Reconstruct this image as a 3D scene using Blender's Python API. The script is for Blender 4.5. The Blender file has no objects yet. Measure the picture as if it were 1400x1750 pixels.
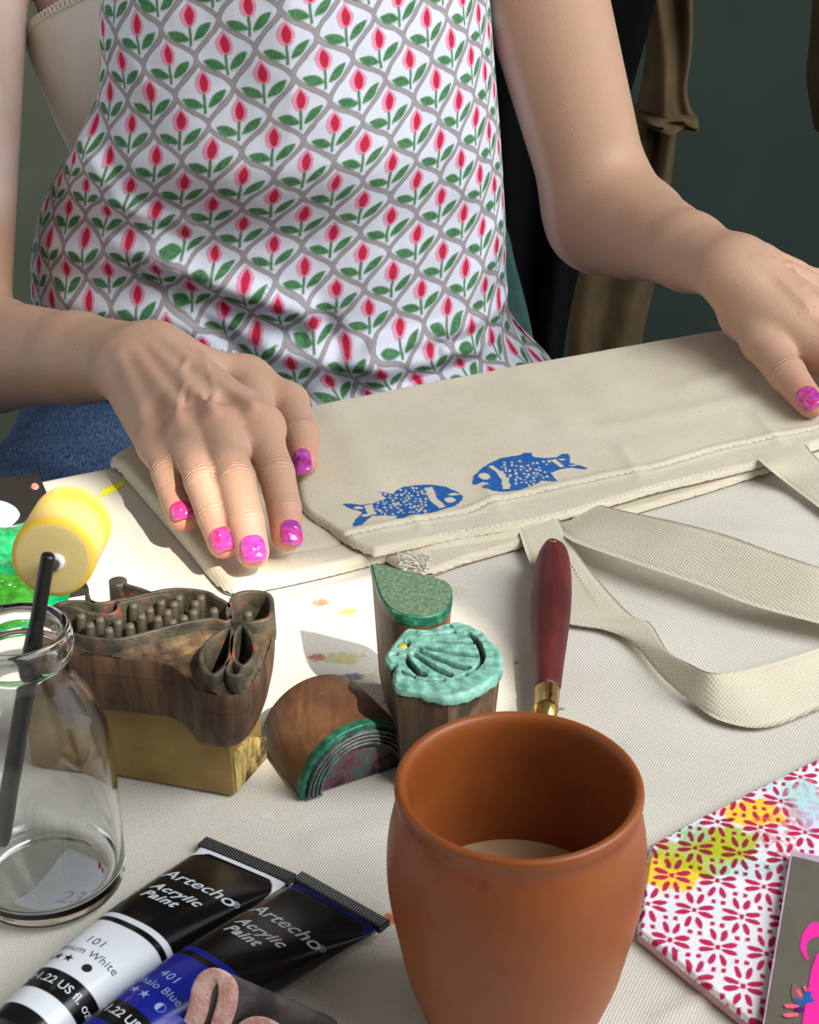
import bpy, bmesh, math, random
import numpy as np
from mathutils import Vector, Matrix

# ------------------------------------------------------------------ camera, world, light, exposure
scene = bpy.context.scene
COL = scene.collection
PITCH = math.radians(28.0); FPX = 2800.0; CAMH = 0.40
cam_d = bpy.data.cameras.new('camera'); cam = bpy.data.objects.new('camera', cam_d); COL.objects.link(cam)
cam.location = (0, 0, CAMH); cam.rotation_euler = (math.pi/2 - PITCH, 0, 0)
cam_d.sensor_fit = 'HORIZONTAL'; cam_d.sensor_width = 36.0; cam_d.lens = 36.0*FPX/1400.0
cam_d.clip_start = 0.01; cam_d.clip_end = 50
cam_d.dof.use_dof = True; cam_d.dof.focus_distance = 0.78; cam_d.dof.aperture_fstop = 70.0
scene.camera = cam

world = bpy.data.worlds.new('world'); scene.world = world; world.use_nodes = True
wb = world.node_tree.nodes['Background']
wb.inputs[0].default_value = (0.86, 0.93, 1.0, 1); wb.inputs[1].default_value = 0.95

SUN = Vector((0.034, -0.040, 0.0575)).normalized()          # towards the sun
sd = bpy.data.lights.new('sun', 'SUN'); sun = bpy.data.objects.new('sun', sd); COL.objects.link(sun)
sd.energy = 5.4; sd.angle = math.radians(0.6); sd.color = (1.0, 0.93, 0.80)
sun.rotation_euler = SUN.to_track_quat('Z', 'Y').to_euler()

ad = bpy.data.lights.new('window_light', 'AREA'); al = bpy.data.objects.new('window_light', ad); COL.objects.link(al)
ad.shape = 'RECTANGLE'; ad.size = 1.5; ad.size_y = 1.2; ad.energy = 44.0; ad.color = (0.93, 0.97, 1.0)
al.location = (1.25, 0.10, 1.25)
al.rotation_euler = (Vector(al.location) - Vector((0.0, 0.80, 0.0))).to_track_quat('Z', 'Y').to_euler()

vs = scene.view_settings
vs.view_transform = 'Standard'; vs.look = 'None'; vs.exposure = 0.20; vs.gamma = 1.0; vs.use_curve_mapping = False
rng = np.random.default_rng(7); random.seed(7)

# ------------------------------------------------------------------ projection of measured points into the place
SP, CP = math.sin(PITCH), math.cos(PITCH)
def ray(px, py):
    v = (py - 875.0)/FPX
    return np.array([(px - 700.0)/FPX, CP - v*SP, -(SP + v*CP)])
def W(px, py, z=0.0):                 # a point on the level z
    d = ray(px, py); t = (z - CAMH)/d[2]
    return np.array([d[0]*t, d[1]*t, z])
def WY(px, py, Y):                    # a point on the upright plane at distance Y
    d = ray(px, py); t = Y/d[1]
    return np.array([d[0]*t, Y, CAMH + d[2]*t])
def Wl(pts, z=0.0): return np.array([W(p[0], p[1], p[2] if len(p) > 2 else z) for p in pts])
def lin(r, g, b):
    f = lambda c: (c/255.0)/12.92 if c/255.0 <= 0.04045 else ((c/255.0 + 0.055)/1.055)**2.4
    return (f(r), f(g), f(b))

# ------------------------------------------------------------------ mesh helpers
def tag(o, label=None, cat=None, group=None, kind=None):
    if label: o['label'] = label
    if cat: o['category'] = cat
    if group: o['group'] = group
    if kind: o['kind'] = kind
    return o
def mesh_from(name, verts, faces, smooth=True):
    me = bpy.data.meshes.new(name)
    verts = np.asarray(verts, dtype=np.float32)
    if isinstance(faces, np.ndarray):
        n, k = faces.shape
        me.vertices.add(len(verts)); me.vertices.foreach_set('co', verts.ravel())
        me.loops.add(n*k); me.loops.foreach_set('vertex_index', faces.astype(np.int32).ravel())
        me.polygons.add(n); me.polygons.foreach_set('loop_start', np.arange(0, n*k, k, dtype=np.int32))
        me.update(calc_edges=True)
    else:
        me.from_pydata([tuple(map(float, v)) for v in verts], [], [tuple(int(i) for i in f) for f in faces])
    me.validate(); me.update()
    if smooth and len(me.polygons): me.polygons.foreach_set('use_smooth', np.ones(len(me.polygons), dtype=bool))
    return me
def add(name, me, mat, parent=None, loc=None):
    o = bpy.data.objects.new(name, me); COL.objects.link(o)
    if mat is not None and hasattr(me, 'materials') and not me.materials: me.materials.append(mat)
    if loc is not None: o.location = loc
    if parent is not None:
        o.parent = parent
        if parent.location.length > 0 or parent.rotation_euler != (0, 0, 0):
            bpy_m = Matrix.LocRotScale(parent.location, parent.rotation_euler, parent.scale)
            o.matrix_parent_inverse = bpy_m.inverted()
    return o
def empty(name, loc=(0, 0, 0)):
    o = bpy.data.objects.new(name, None); COL.objects.link(o); o.location = loc; o.empty_display_size = 0.01
    return o
def set_col(me, arr, name='col'):
    a = me.color_attributes.new(name, 'FLOAT_COLOR', 'POINT')
    c = np.ones((len(me.vertices), 4), dtype=np.float32); c[:, :arr.shape[1]] = arr
    a.data.foreach_set('color', c.ravel())
def set_val(me, arr, name):
    a = me.attributes.new(name, 'FLOAT', 'POINT'); a.data.foreach_set('value', np.asarray(arr, dtype=np.float32))
def grid_faces(nu, nv, wrap=False):
    i = np.arange(nu if wrap else nu-1); j = np.arange(nv-1)
    I, J = np.meshgrid(i, j, indexing='ij'); I2 = (I+1) % nu
    return np.stack([I*nv+J, I2*nv+J, I2*nv+J+1, I*nv+J+1], -1).reshape(-1, 4)
def sharp(o, ang=35):
    me = o.data
    try: me.set_sharp_from_angle(angle=math.radians(ang))
    except Exception: pass
    return o
def lathe(name, prof, center, n=96, mat=None, parent=None):
    prof = np.array(prof); a = np.linspace(0, 2*math.pi, n, endpoint=False)
    V = np.stack([np.outer(np.cos(a), prof[:, 0]), np.outer(np.sin(a), prof[:, 0]), np.tile(prof[:, 1], (n, 1))], -1).reshape(-1, 3)
    V = V + np.array(center)
    return add(name, mesh_from(name, V, grid_faces(n, len(prof), True)), mat, parent)
def cr(pts, n=8, closed=False):       # Catmull-Rom through points
    P = np.array(pts, dtype=float); m = len(P); out = []
    segs = m if closed else m-1
    for i in range(segs):
        if closed: p0, p1, p2, p3 = P[(i-1) % m], P[i], P[(i+1) % m], P[(i+2) % m]
        else:
            p1, p2 = P[i], P[i+1]; p0 = P[i-1] if i > 0 else 2*p1-p2; p3 = P[i+2] if i+2 < m else 2*p2-p1
        for t in np.linspace(0, 1, n, endpoint=False):
            out.append(0.5*((2*p1) + (-p0+p2)*t + (2*p0-5*p1+4*p2-p3)*t*t + (-p0+3*p1-3*p2+p3)*t**3))
    if not closed: out.append(P[-1])
    return np.array(out)
def resample(P, n):
    P = np.asarray(P, float); d = np.r_[0, np.cumsum(np.linalg.norm(np.diff(P, axis=0), axis=1))]
    s = np.linspace(0, d[-1], n); return np.stack([np.interp(s, d, P[:, k]) for k in range(P.shape[1])], -1)
def seg_dist(P, poly):                # distance of 2D points to a polyline
    best = np.full(len(P), 1e9)
    for a, b in zip(poly[:-1], poly[1:]):
        ba = b-a; t = np.clip(((P-a)@ba)/max(ba@ba, 1e-12), 0, 1)
        best = np.minimum(best, np.linalg.norm(P-a-np.outer(t, ba), axis=1))
    return best
def inside(P, poly):
    x, y = P[:, 0], P[:, 1]; r = np.zeros(len(P), bool); n = len(poly)
    for i in range(n):
        x1, y1 = poly[i][:2]; x2, y2 = poly[(i+1) % n][:2]
        if y1 == y2: continue
        c = ((y1 > y) != (y2 > y)) & (x < (x2-x1)*(y-y1)/(y2-y1)+x1); r ^= c
    return r
def sdpoly(P, poly):                  # signed distance, negative inside
    poly = np.asarray(poly); d = seg_dist(P, np.vstack([poly, poly[:1]])); return np.where(inside(P, poly), -d, d)
def noise2(P, freq, seed=0, octaves=3):    # smooth value noise in 2D
    out = np.zeros(len(P)); amp = 1.0; tot = 0
    for o in range(octaves):
        q = P*freq*(2**o) + seed*13.7 + o*5.1; i = np.floor(q).astype(np.int64); f = q-i; f = f*f*(3-2*f)
        def h(a, b):
            n = (a*374761393 + b*668265263 + (seed+o*7)*974711) & 0x7fffffff
            n = ((n ^ (n >> 13))*1274126177) & 0x7fffffff; return ((n ^ (n >> 16)) & 0xffff)/65535.0
        a = h(i[:, 0], i[:, 1]); b = h(i[:, 0]+1, i[:, 1]); c = h(i[:, 0], i[:, 1]+1); d = h(i[:, 0]+1, i[:, 1]+1)
        out += amp*((a*(1-f[:, 0])+b*f[:, 0])*(1-f[:, 1]) + (c*(1-f[:, 0])+d*f[:, 0])*f[:, 1]); tot += amp; amp *= 0.5
    return out/tot
def sstep(a, b, x): t = np.clip((x-a)/(b-a), 0, 1); return t*t*(3-2*t)
def smooth_loops(stack, cap_top=True, cap_bot=True):      # rings (list of (n,3)) -> verts, faces
    n = len(stack[0]); V = np.vstack(stack); F = []
    for k in range(len(stack)-1):
        for i in range(n):
            j = (i+1) % n; F.append((k*n+i, k*n+j, (k+1)*n+j, (k+1)*n+i))
    if cap_bot: F.append(tuple(range(n-1, -1, -1)))
    if cap_top: F.append(tuple((len(stack)-1)*n+i for i in range(n)))
    return V, F
def prism(name, levels, mat, parent=None, smooth=True, ang=30):     # levels: [(poly2d (n,2), z)]
    V, F = smooth_loops([np.c_[p, np.full(len(p), z)] for p, z in levels])
    me = mesh_from(name, V, F, smooth); o = add(name, me, mat, parent)
    bm = bmesh.new(); bm.from_mesh(me); bmesh.ops.recalc_face_normals(bm, faces=bm.faces); bm.to_mesh(me); bm.free()
    return sharp(o, ang)
def box_mesh(name, lo, hi, bev=0.0, seg=2):
    bm = bmesh.new(); bmesh.ops.create_cube(bm, size=1)
    lo, hi = np.array(lo), np.array(hi)
    for v in bm.verts: v.co = Vector((lo+hi)/2 + np.array(v.co)*(hi-lo))
    if bev: bmesh.ops.bevel(bm, geom=list(bm.edges), offset=bev, segments=seg, affect='EDGES', profile=0.6)
    me = bpy.data.meshes.new(name); bm.to_mesh(me); bm.free(); return me
def tube_mesh(name, path, rad, n=12, close=False, flat=None):
    P = np.asarray(path, float); m = len(P); rad = np.broadcast_to(np.asarray(rad, float), (m,))
    T = np.gradient(P, axis=0); T /= np.linalg.norm(T, axis=1)[:, None]+1e-12
    up = np.array([0, 0, 1.0]) if abs(T[0][2]) < 0.9 else np.array([1.0, 0, 0])
    V = []
    for i in range(m):
        u = up - T[i]*(up@T[i]); u /= np.linalg.norm(u); up = u; w = np.cross(T[i], u)
        a = np.linspace(0, 2*math.pi, n, endpoint=False)
        V.append(P[i] + rad[i]*(np.outer(np.cos(a), w) + np.outer(np.sin(a), u)*(flat if flat else 1)))
    V, F = smooth_loops(V)
    return mesh_from(name, V, F)
def wall_ridge(pts2, z0, z1, w, closed=True, flare=1.5):      # carved line standing up: a thin wall along a polyline
    P = np.asarray(pts2, float); m = len(P)
    T = (np.roll(P, -1, 0)-np.roll(P, 1, 0)) if closed else np.gradient(P, axis=0)
    T /= np.linalg.norm(T, axis=1)[:, None]+1e-12; N = np.c_[-T[:, 1], T[:, 0]]
    prof = [(-w*flare, z0), (-w, z1-w*0.5), (-w*0.75, z1), (w*0.75, z1), (w, z1-w*0.5), (w*flare, z0)]
    V = np.stack([np.c_[P+N*o, np.full(m, z)] for o, z in prof], 1).reshape(-1, 3)
    F = grid_faces(m, len(prof), closed)
    return V, F
def join_vf(parts):
    V = []; F = []; o = 0
    for v, f in parts:
        V.append(np.asarray(v)); F += [tuple(int(i)+o for i in q) for q in f]; o += len(v)
    return np.vstack(V), F

# ------------------------------------------------------------------ materials
MATS = {}
class N:
    def __init__(s, name, rough=0.6, spec=0.4, metallic=0.0):
        s.m = bpy.data.materials.new(name); s.m.use_nodes = True; s.nt = s.m.node_tree; s.nd = s.nt.nodes; MATS[name] = s.m
        s.b = s.nd['Principled BSDF']; s.b.inputs['Roughness'].default_value = rough
        s.b.inputs['Specular IOR Level'].default_value = spec; s.b.inputs['Metallic'].default_value = metallic
        s.tc = s.nd.new('ShaderNodeTexCoord')
    def link(s, a, b): s.nt.links.new(a, b)
    def set(s, node, k, v):
        i = node.inputs[k]
        if hasattr(v, 'is_output'): s.link(v, i)
        elif isinstance(v, tuple) and len(v) == 3 and i.type == 'RGBA': i.default_value = (*v, 1)
        else: i.default_value = v
    def map(s, scale=(1, 1, 1), rot=(0, 0, 0)):
        n = s.nd.new('ShaderNodeMapping'); n.inputs['Scale'].default_value = scale; n.inputs['Rotation'].default_value = rot
        s.link(s.tc.outputs['Object'], n.inputs['Vector']); return n.outputs[0]
    def noise(s, scale, detail=3, rough=0.55, vec=None, dist=0.0):
        n = s.nd.new('ShaderNodeTexNoise'); n.inputs['Scale'].default_value = scale; n.inputs['Detail'].default_value = detail
        n.inputs['Roughness'].default_value = rough; n.inputs['Distortion'].default_value = dist
        s.link(vec if vec is not None else s.tc.outputs['Object'], n.inputs['Vector']); return n.outputs['Fac']
    def wave(s, scale, vec=None, axis='X', dist=1.0, dscale=2.0):
        n = s.nd.new('ShaderNodeTexWave'); n.wave_type = 'BANDS'; n.bands_direction = axis; n.inputs['Scale'].default_value = scale
        n.inputs['Distortion'].default_value = dist; n.inputs['Detail Scale'].default_value = dscale
        s.link(vec if vec is not None else s.tc.outputs['Object'], n.inputs['Vector']); return n.outputs['Fac']
    def voro(s, scale, vec=None, feature='F1'):
        n = s.nd.new('ShaderNodeTexVoronoi'); n.inputs['Scale'].default_value = scale; n.feature = feature
        s.link(vec if vec is not None else s.tc.outputs['Object'], n.inputs['Vector']); return n.outputs['Distance']
    def ramp(s, fac, stops):
        n = s.nd.new('ShaderNodeValToRGB'); s.link(fac, n.inputs[0]); e = n.color_ramp.elements
        while len(e) < len(stops): e.new(0.5)
        for q, (p, c) in zip(e, stops): q.position = p; q.color = (*c, 1) if not isinstance(c, (int, float)) else (c, c, c, 1)
        return n.outputs[0]
    def mix(s, fac, a, b, mode='MIX'):
        n = s.nd.new('ShaderNodeMix'); n.data_type = 'RGBA'; n.blend_type = mode
        s.set(n, 0, fac); s.set(n, 6, a); s.set(n, 7, b); return n.outputs[2]
    def math(s, op, a, b=0.0, c=0.0):
        n = s.nd.new('ShaderNodeMath'); n.operation = op; s.set(n, 0, a); s.set(n, 1, b); s.set(n, 2, c); return n.outputs[0]
    def attr(s, name, out='Color'):
        n = s.nd.new('ShaderNodeAttribute'); n.attribute_name = name; return n.outputs[out]
    def bump(s, h, strength=0.3, dist=0.001, chain=None):
        n = s.nd.new('ShaderNodeBump'); n.inputs['Strength'].default_value = strength; n.inputs['Distance'].default_value = dist
        s.link(h, n.inputs['Height'])
        if chain is not None: s.link(chain, n.inputs['Normal'])
        s.link(n.outputs[0], s.b.inputs['Normal']); return n.outputs[0]
    def col(s, v): s.set(s.b, 'Base Color', v); return s
    def inp(s, k, v): s.set(s.b, k, v); return s

def weave(n, pitch, strength, dist, rot=0.5):
    v = n.map((1, 1, 1), (0, 0, rot)); k = 2*math.pi/pitch/20.0
    a = n.wave(k, v, 'X', 1.2, 3.0); b = n.wave(k, v, 'Y', 1.2, 3.0)
    h = n.math('MULTIPLY', a, b); g = n.noise(900, 2)
    h2 = n.math('ADD', h, n.math('MULTIPLY', g, 0.6)); n.bump(h2, strength, dist); return h
def plain(name, c, rough=0.6, spec=0.4, metallic=0.0, var=0.12, scale=120):
    n = N(name, rough, spec, metallic); f = n.noise(scale, 3)
    d = tuple(max(0, x*(1-var*1.6)) for x in c); l = tuple(min(1, x*(1+var)) for x in c)
    n.col(n.ramp(f, [(0.3, d), (0.7, l)])); return n

# canvas tablecloth
n = N('tablecloth_canvas', 0.9, 0.15)
h = weave(n, 0.0011, 0.55, 0.0004, 0.45)
base = n.ramp(n.noise(9, 3), [(0.35, lin(206, 199, 186)), (0.65, lin(218, 211, 198))])
base = n.mix(n.math('MULTIPLY', h, 0.25), base, lin(238, 232, 220))
spk = n.ramp(n.noise(420, 2, 0.5), [(0.70, 0.0), (0.76, 1.0)])
n.col(n.mix(n.math('MULTIPLY', spk, 0.35), base, lin(150, 138, 115)))
# bag canvas
n = N('bag_canvas', 0.9, 0.15)
h = weave(n, 0.0010, 0.7, 0.0004, 1.1)
base = n.ramp(n.noise(14, 3), [(0.35, lin(207, 195, 172)), (0.65, lin(217, 206, 184))])
base = n.mix(n.math('MULTIPLY', h, 0.22), base, lin(232, 224, 206))
spk = n.ramp(n.noise(520, 2, 0.5), [(0.67, 0.0), (0.73, 1.0)])
n.col(n.mix(n.math('MULTIPLY', spk, 0.45), base, lin(140, 122, 92)))
n = N('strap_canvas', 0.9, 0.15)
h = weave(n, 0.0013, 0.55, 0.0004, 0.85)
base = n.ramp(n.noise(18, 3), [(0.35, lin(204, 193, 170)), (0.65, lin(214, 204, 182))])
n.col(n.mix(n.math('MULTIPLY', h, 0.22), base, lin(234, 225, 206)))
plain('thread', lin(226, 221, 208), 0.8, 0.2)

# skin
n = N('skin', 0.50, 0.35)
arm_shade = n.attr('tan', 'Fac'); red = n.attr('red', 'Fac')
c = n.mix(arm_shade, lin(213, 188, 176), lin(187, 150, 125))  # shade from the elbow down is painted into the arm colour
c = n.mix(n.math('MULTIPLY', n.ramp(n.noise(60, 4), [(0.42, 0.0), (0.68, 1.0)]), 0.28), c, lin(204, 150, 128))
c = n.mix(n.math('MULTIPLY', red, 0.75), c, lin(212, 130, 112))
fr = n.ramp(n.voro(95), [(0.05, 1.0), (0.10, 0.0)]); fm = n.ramp(n.noise(35, 1), [(0.50, 0.0), (0.62, 1.0)])
c = n.mix(n.math('MULTIPLY', n.math('MULTIPLY', fr, fm), 0.5), c, lin(140, 92, 64))
c = n.mix(n.math('MULTIPLY', n.attr('mole', 'Fac'), 0.85), c, lin(96, 58, 42))
n.col(c); n.inp('Subsurface Weight', 0.18); n.b.inputs['Subsurface Radius'].default_value = (0.010, 0.004, 0.0025); n.b.inputs['Subsurface Scale'].default_value = 0.35
hh = n.math('ADD', n.voro(900), n.math('MULTIPLY', n.noise(260, 3), 1.2)); nb_ = n.bump(hh, 0.22, 0.0006); sw = n.math('SINE', n.math('MULTIPLY', n.math('ADD', n.attr('cs', 'Fac'), n.math('MULTIPLY', n.noise(180, 2), 0.003)), 2600.0)); n.bump(n.math('MULTIPLY', sw, n.attr('cm', 'Fac')), 0.5, 0.0005, nb_)
# nail polish
n = N('nail_polish', 0.12, 0.6)
n.col(n.ramp(n.noise(170, 2, 0.5), [(0.38, lin(206, 46, 126)), (0.5, lin(206, 74, 166)), (0.62, lin(164, 54, 150))]))
n.inp('Coat Weight', 0.6); n.b.inputs['Coat Roughness'].default_value = 0.05
n = N('nail_polish_pink', 0.12, 0.6)
n.col(n.ramp(n.noise(150, 2, 0.5), [(0.40, lin(206, 40, 118)), (0.55, lin(220, 66, 146)), (0.66, lin(184, 56, 154))])); n.inp('Coat Weight', 0.6)
n = N('nail_polish_purple', 0.12, 0.6)
n.col(n.ramp(n.noise(150, 2, 0.5), [(0.40, lin(150, 40, 130)), (0.6, lin(190, 70, 175))])); n.inp('Coat Weight', 0.6)
# blouse print
n = N('printed_cotton', 0.85, 0.2); n.col(n.attr('col'))
n.bump(n.math('ADD', n.noise(1500, 2), n.math('MULTIPLY', n.noise(90, 3), 1.5)), 0.25, 0.0006)
n = N('ribbed_cream', 0.85, 0.2); n.col(n.ramp(n.noise(30), [(0.3, lin(228, 223, 211)), (0.7, lin(238, 234, 224))]))
n.bump(n.wave(190, n.map((1, 1, 0.001)), 'X', 0.2, 1.0), 0.35, 0.0004)
n = N('denim', 0.9, 0.15)
v = n.map((1, 1, 1), (0, 0, 0.9)); tw = n.math('MULTIPLY', n.noise(1.0, 2, 0.5, n.map((1500, 220, 900), (0, 0, 0.5))), 1.0)
c = n.mix(n.ramp(tw, [(0.35, 0.0), (0.65, 1.0)]), lin(34, 50, 80), lin(98, 122, 154)); c = n.mix(n.ramp(n.noise(26, 4), [(0.35, 0.0), (0.7, 0.7)]), c, lin(46, 66, 102)); n.col(c); n.bump(tw, 0.4, 0.0005)
# wood
def wood(name, dark, light, ax, sc=1.0, stain=None):
    n = N(name, 0.55, 0.35); s = [170*sc]*3; s[ax] = 14*sc
    g = n.noise(1.0, 5, 0.65, n.map(tuple(s)), 0.6); f = n.noise(1.0, 3, 0.6, n.map(tuple(x*4 if i != ax else x*2 for i, x in enumerate(s))))
    c = n.ramp(g, [(0.28, dark), (0.52, tuple((a+b)/2 for a, b in zip(dark, light))), (0.75, light)])
    c = n.mix(n.math('MULTIPLY', f, 0.45), c, dark)
    c = n.mix(n.ramp(n.noise(38, 3), [(0.42, 0.0), (0.62, 0.55)]), c, tuple(x*0.45 for x in dark))
    if stain: c = n.mix(n.ramp(n.noise(stain[1], 2, 0.6), [(stain[2], 0.0), (stain[2]+0.07, 0.75)]), c, stain[0])
    n.col(c); n.bump(g, 0.5, 0.0009); return n
wood('block_wood', lin(52, 36, 27), lin(142, 108, 82), 2, 1.0, (lin(32, 66, 38), 62, 0.68))
wood('teardrop_wood', lin(80, 56, 38), lin(150, 116, 82), 2)
wood('shell_wood', lin(58, 42, 30), lin(134, 104, 72), 2, 1.0, (lin(18, 22, 20), 40, 0.56))
wood('arch_wood', lin(84, 54, 34), lin(140, 98, 66), 1, 0.8, (lin(120, 70, 96), 50, 0.72))
n = N('carved_ink', 0.5, 0.4)
c = n.ramp(n.noise(120, 4), [(0.32, lin(40, 36, 30)), (0.55, lin(72, 66, 54)), (0.75, lin(98, 80, 60))])
c = n.mix(n.ramp(n.noise(95, 3), [(0.60, 0.0), (0.70, 0.8)]), c, lin(140, 60, 38)); n.col(c); n.bump(n.noise(500, 4), 0.5, 0.0008)
n = N('carved_floor', 0.8, 0.2)
c = n.mix(n.attr('carve', 'Fac'), n.ramp(n.noise(110, 4), [(0.3, lin(40, 32, 26)), (0.5, lin(86, 68, 50)), (0.72, lin(134, 106, 76))]), n.ramp(n.noise(150, 4), [(0.3, lin(36, 22, 16)), (0.5, lin(96, 58, 40)), (0.72, lin(150, 100, 72))])); c = n.mix(n.ramp(n.noise(48, 3), [(0.5, 0.0), (0.62, 0.7)]), c, lin(54, 58, 54)); n.col(c); n.bump(n.noise(400, 4), 0.6, 0.001)
n = N('gold_base', 0.42, 0.5, 0.35)
n.col(n.mix(n.ramp(n.noise(70, 4), [(0.35, 0.0), (0.75, 0.7)]), lin(160, 132, 76), lin(108, 84, 44))); n.bump(n.noise(600, 3), 0.25, 0.0005)
n = N('end_grain', 0.75, 0.2)
c = n.ramp(n.noise(1.0, 4, 0.6, n.map((400, 400, 90))), [(0.3, lin(86, 66, 34)), (0.6, lin(190, 164, 100))]); n.col(n.mix(n.ramp(n.noise(75, 3), [(0.55, 0.0), (0.62, 0.85)]), c, lin(44, 44, 34)))
n = N('green_paint', 0.55, 0.35)
n.col(n.mix(n.ramp(n.noise(520, 5, 0.7), [(0.42, 0.0), (0.72, 0.75)]), lin(60, 86, 66), lin(122, 130, 112))); n.bump(n.noise(700, 4), 0.4, 0.0005)
n = N('emerald_rim', 0.45, 0.4); n.col(n.ramp(n.noise(220, 4), [(0.35, lin(16, 62, 50)), (0.6, lin(32, 104, 80)), (0.75, lin(80, 156, 126))])); n.bump(n.noise(500, 4), 0.5, 0.0008)
n = N('teal_paint', 0.5, 0.4)
c = n.ramp(n.noise(230, 4), [(0.32, lin(58, 108, 97)), (0.52, lin(94, 134, 125)), (0.74, lin(104, 168, 152))])
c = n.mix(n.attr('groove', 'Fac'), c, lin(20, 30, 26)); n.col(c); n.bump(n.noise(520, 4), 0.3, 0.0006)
n = N('ridge_paint', 0.45, 0.4); n.col(n.ramp(n.noise(260, 4), [(0.35, lin(48, 54, 54)), (0.6, lin(92, 100, 98)), (0.75, lin(60, 130, 114))])); n.bump(n.noise(500, 4), 0.4, 0.0006)
n = N('arch_recess', 0.7, 0.25); n.col(n.ramp(n.noise(95, 4, 0.6), [(0.36, lin(44, 38, 44)), (0.5, lin(100, 66, 74)), (0.6, lin(56, 92, 84)), (0.72, lin(130, 90, 90))])); n.bump(n.noise(400, 4), 0.4, 0.0008)
# clay cup
n = N('terracotta', 0.42, 0.40)
c = n.ramp(n.noise(22, 4), [(0.3, lin(126, 62, 23)), (0.7, lin(148, 79, 33))]); c = n.mix(n.ramp(n.noise(70, 3), [(0.68, 0.0), (0.76, 0.5)]), c, lin(104, 50, 28)); n.col(c); n.bump(n.noise(650, 3), 0.10, 0.0005)
n = N('milk_tea', 0.10, 0.5); n.col(n.ramp(n.noise(60), [(0.3, lin(176, 146, 112)), (0.7, lin(190, 160, 126))]))
# misc
wood('burgundy_handle', lin(78, 24, 24), lin(112, 44, 42), 1, 0.7); MATS['burgundy_handle'].node_tree.nodes['Principled BSDF'].inputs['Roughness'].default_value = 0.5
plain('brass', lin(212, 176, 96), 0.22, 0.5, 1.0); plain('steel', lin(190, 190, 188), 0.25, 0.5, 1.0); plain('gold_ink', lin(226, 166, 40), 0.3, 0.5, 0.3)
n = N('foam', 0.95, 0.1); y = n.attr('yel', 'Fac')
c = n.mix(y, lin(236, 208, 140), lin(240, 192, 38)); c = n.mix(n.math('MULTIPLY', n.noise(330, 3), 0.3), c, lin(250, 226, 150)); n.col(c); n.bump(n.noise(2200, 2), 0.3, 0.0004)
plain('hub_white', lin(214, 214, 216), 0.5); plain('black_plastic', lin(20, 20, 21), 0.35, 0.5); plain('black_board', lin(34, 32, 30), 0.5, 0.4)
n = N('bottle_glass', 0.02, 0.5); n.col((0.985, 0.993, 0.99)); n.inp('Transmission Weight', 1.0); n.inp('IOR', 1.45)
plain('sticker', lin(238, 238, 244), 0.7, 0.2, 0, 0.03); plain('sticker_mark', lin(186, 186, 194), 0.6); plain('red_fleck', lin(150, 40, 36), 0.5)
n = N('tube_print', 0.22, 0.35); n.col(n.attr('col')); n.bump(n.noise(40, 2), 0.05, 0.002)
plain('crimp_black', lin(24, 24, 25), 0.4, 0.5); plain('lettering_silver', lin(206, 212, 218), 0.45, 0.4, 0, 0.03); plain('lettering_grey', lin(92, 94, 100), 0.5, 0.3, 0, 0.03)
plain('lettering_black', lin(26, 26, 28), 0.5); plain('lettering_pale', lin(150, 165, 215), 0.5, 0.3, 0, 0.03)
n = N('pink_felt', 0.95, 0.1); n.col(n.ramp(n.noise(260, 4), [(0.35, lin(200, 148, 140)), (0.65, lin(228, 188, 180))])); n.bump(n.noise(900, 4), 0.8, 0.001)
n = N('grey_velvet', 0.55, 0.35); n.col(n.ramp(n.noise(70, 4), [(0.35, lin(58, 52, 52)), (0.55, lin(92, 86, 86)), (0.7, lin(104, 72, 72))])); n.bump(n.noise(500, 3), 0.3, 0.0006)
n = N('mat_print', 0.88, 0.15); n.col(n.attr('col')); n.bump(n.math('ADD', n.noise(300, 3), n.noise(1100, 2)), 0.35, 0.0008)
plain('mat_edge', lin(212, 178, 184), 0.9, 0.1)
plain('plate_grey', lin(104, 98, 86), 0.30, 0.4, 0, 0.05); plain('plate_border', lin(182, 160, 178), 0.5); 
n = N('ink', 0.7, 0.2); n.col(n.attr('col'))      # printed or painted marks lying on a surface; cover by 'alpha'
n.inp('Alpha', n.attr('alpha', 'Fac'))
n = N('wet_green', 0.12, 0.6); n.col(n.ramp(n.noise(75, 4), [(0.35, lin(0, 110, 62)), (0.55, lin(20, 176, 104)), (0.72, lin(70, 214, 150))])); n.inp('Coat Weight', 0.7); n.bump(n.noise(160, 4), 0.5, 0.002)
plain('wet_leaf_green', lin(52, 128, 36), 0.2, 0.6, 0, 0.3, 180); plain('wet_white', lin(236, 240, 240), 0.3, 0.5, 0, 0.04); plain('coral_paint', lin(240, 130, 118), 0.4)
plain('wall_green', lin(55, 67, 60), 0.8, 0.2, 0, 0.08, 6); plain('floor_dark', lin(58, 50, 44), 0.7)
plain('front_wall', lin(178, 174, 166), 0.9); plain('khaki_cloth', lin(92, 76, 52), 0.9, 0.15, 0, 0.15, 30); plain('black_cloth', lin(8, 8, 8), 0.95, 0.1)
plain('chair_teal', lin(56, 84, 80), 0.9, 0.15); plain('table_wood', lin(120, 90, 62), 0.6); plain('chair_wood', lin(70, 50, 36), 0.6)
M = MATS

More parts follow.
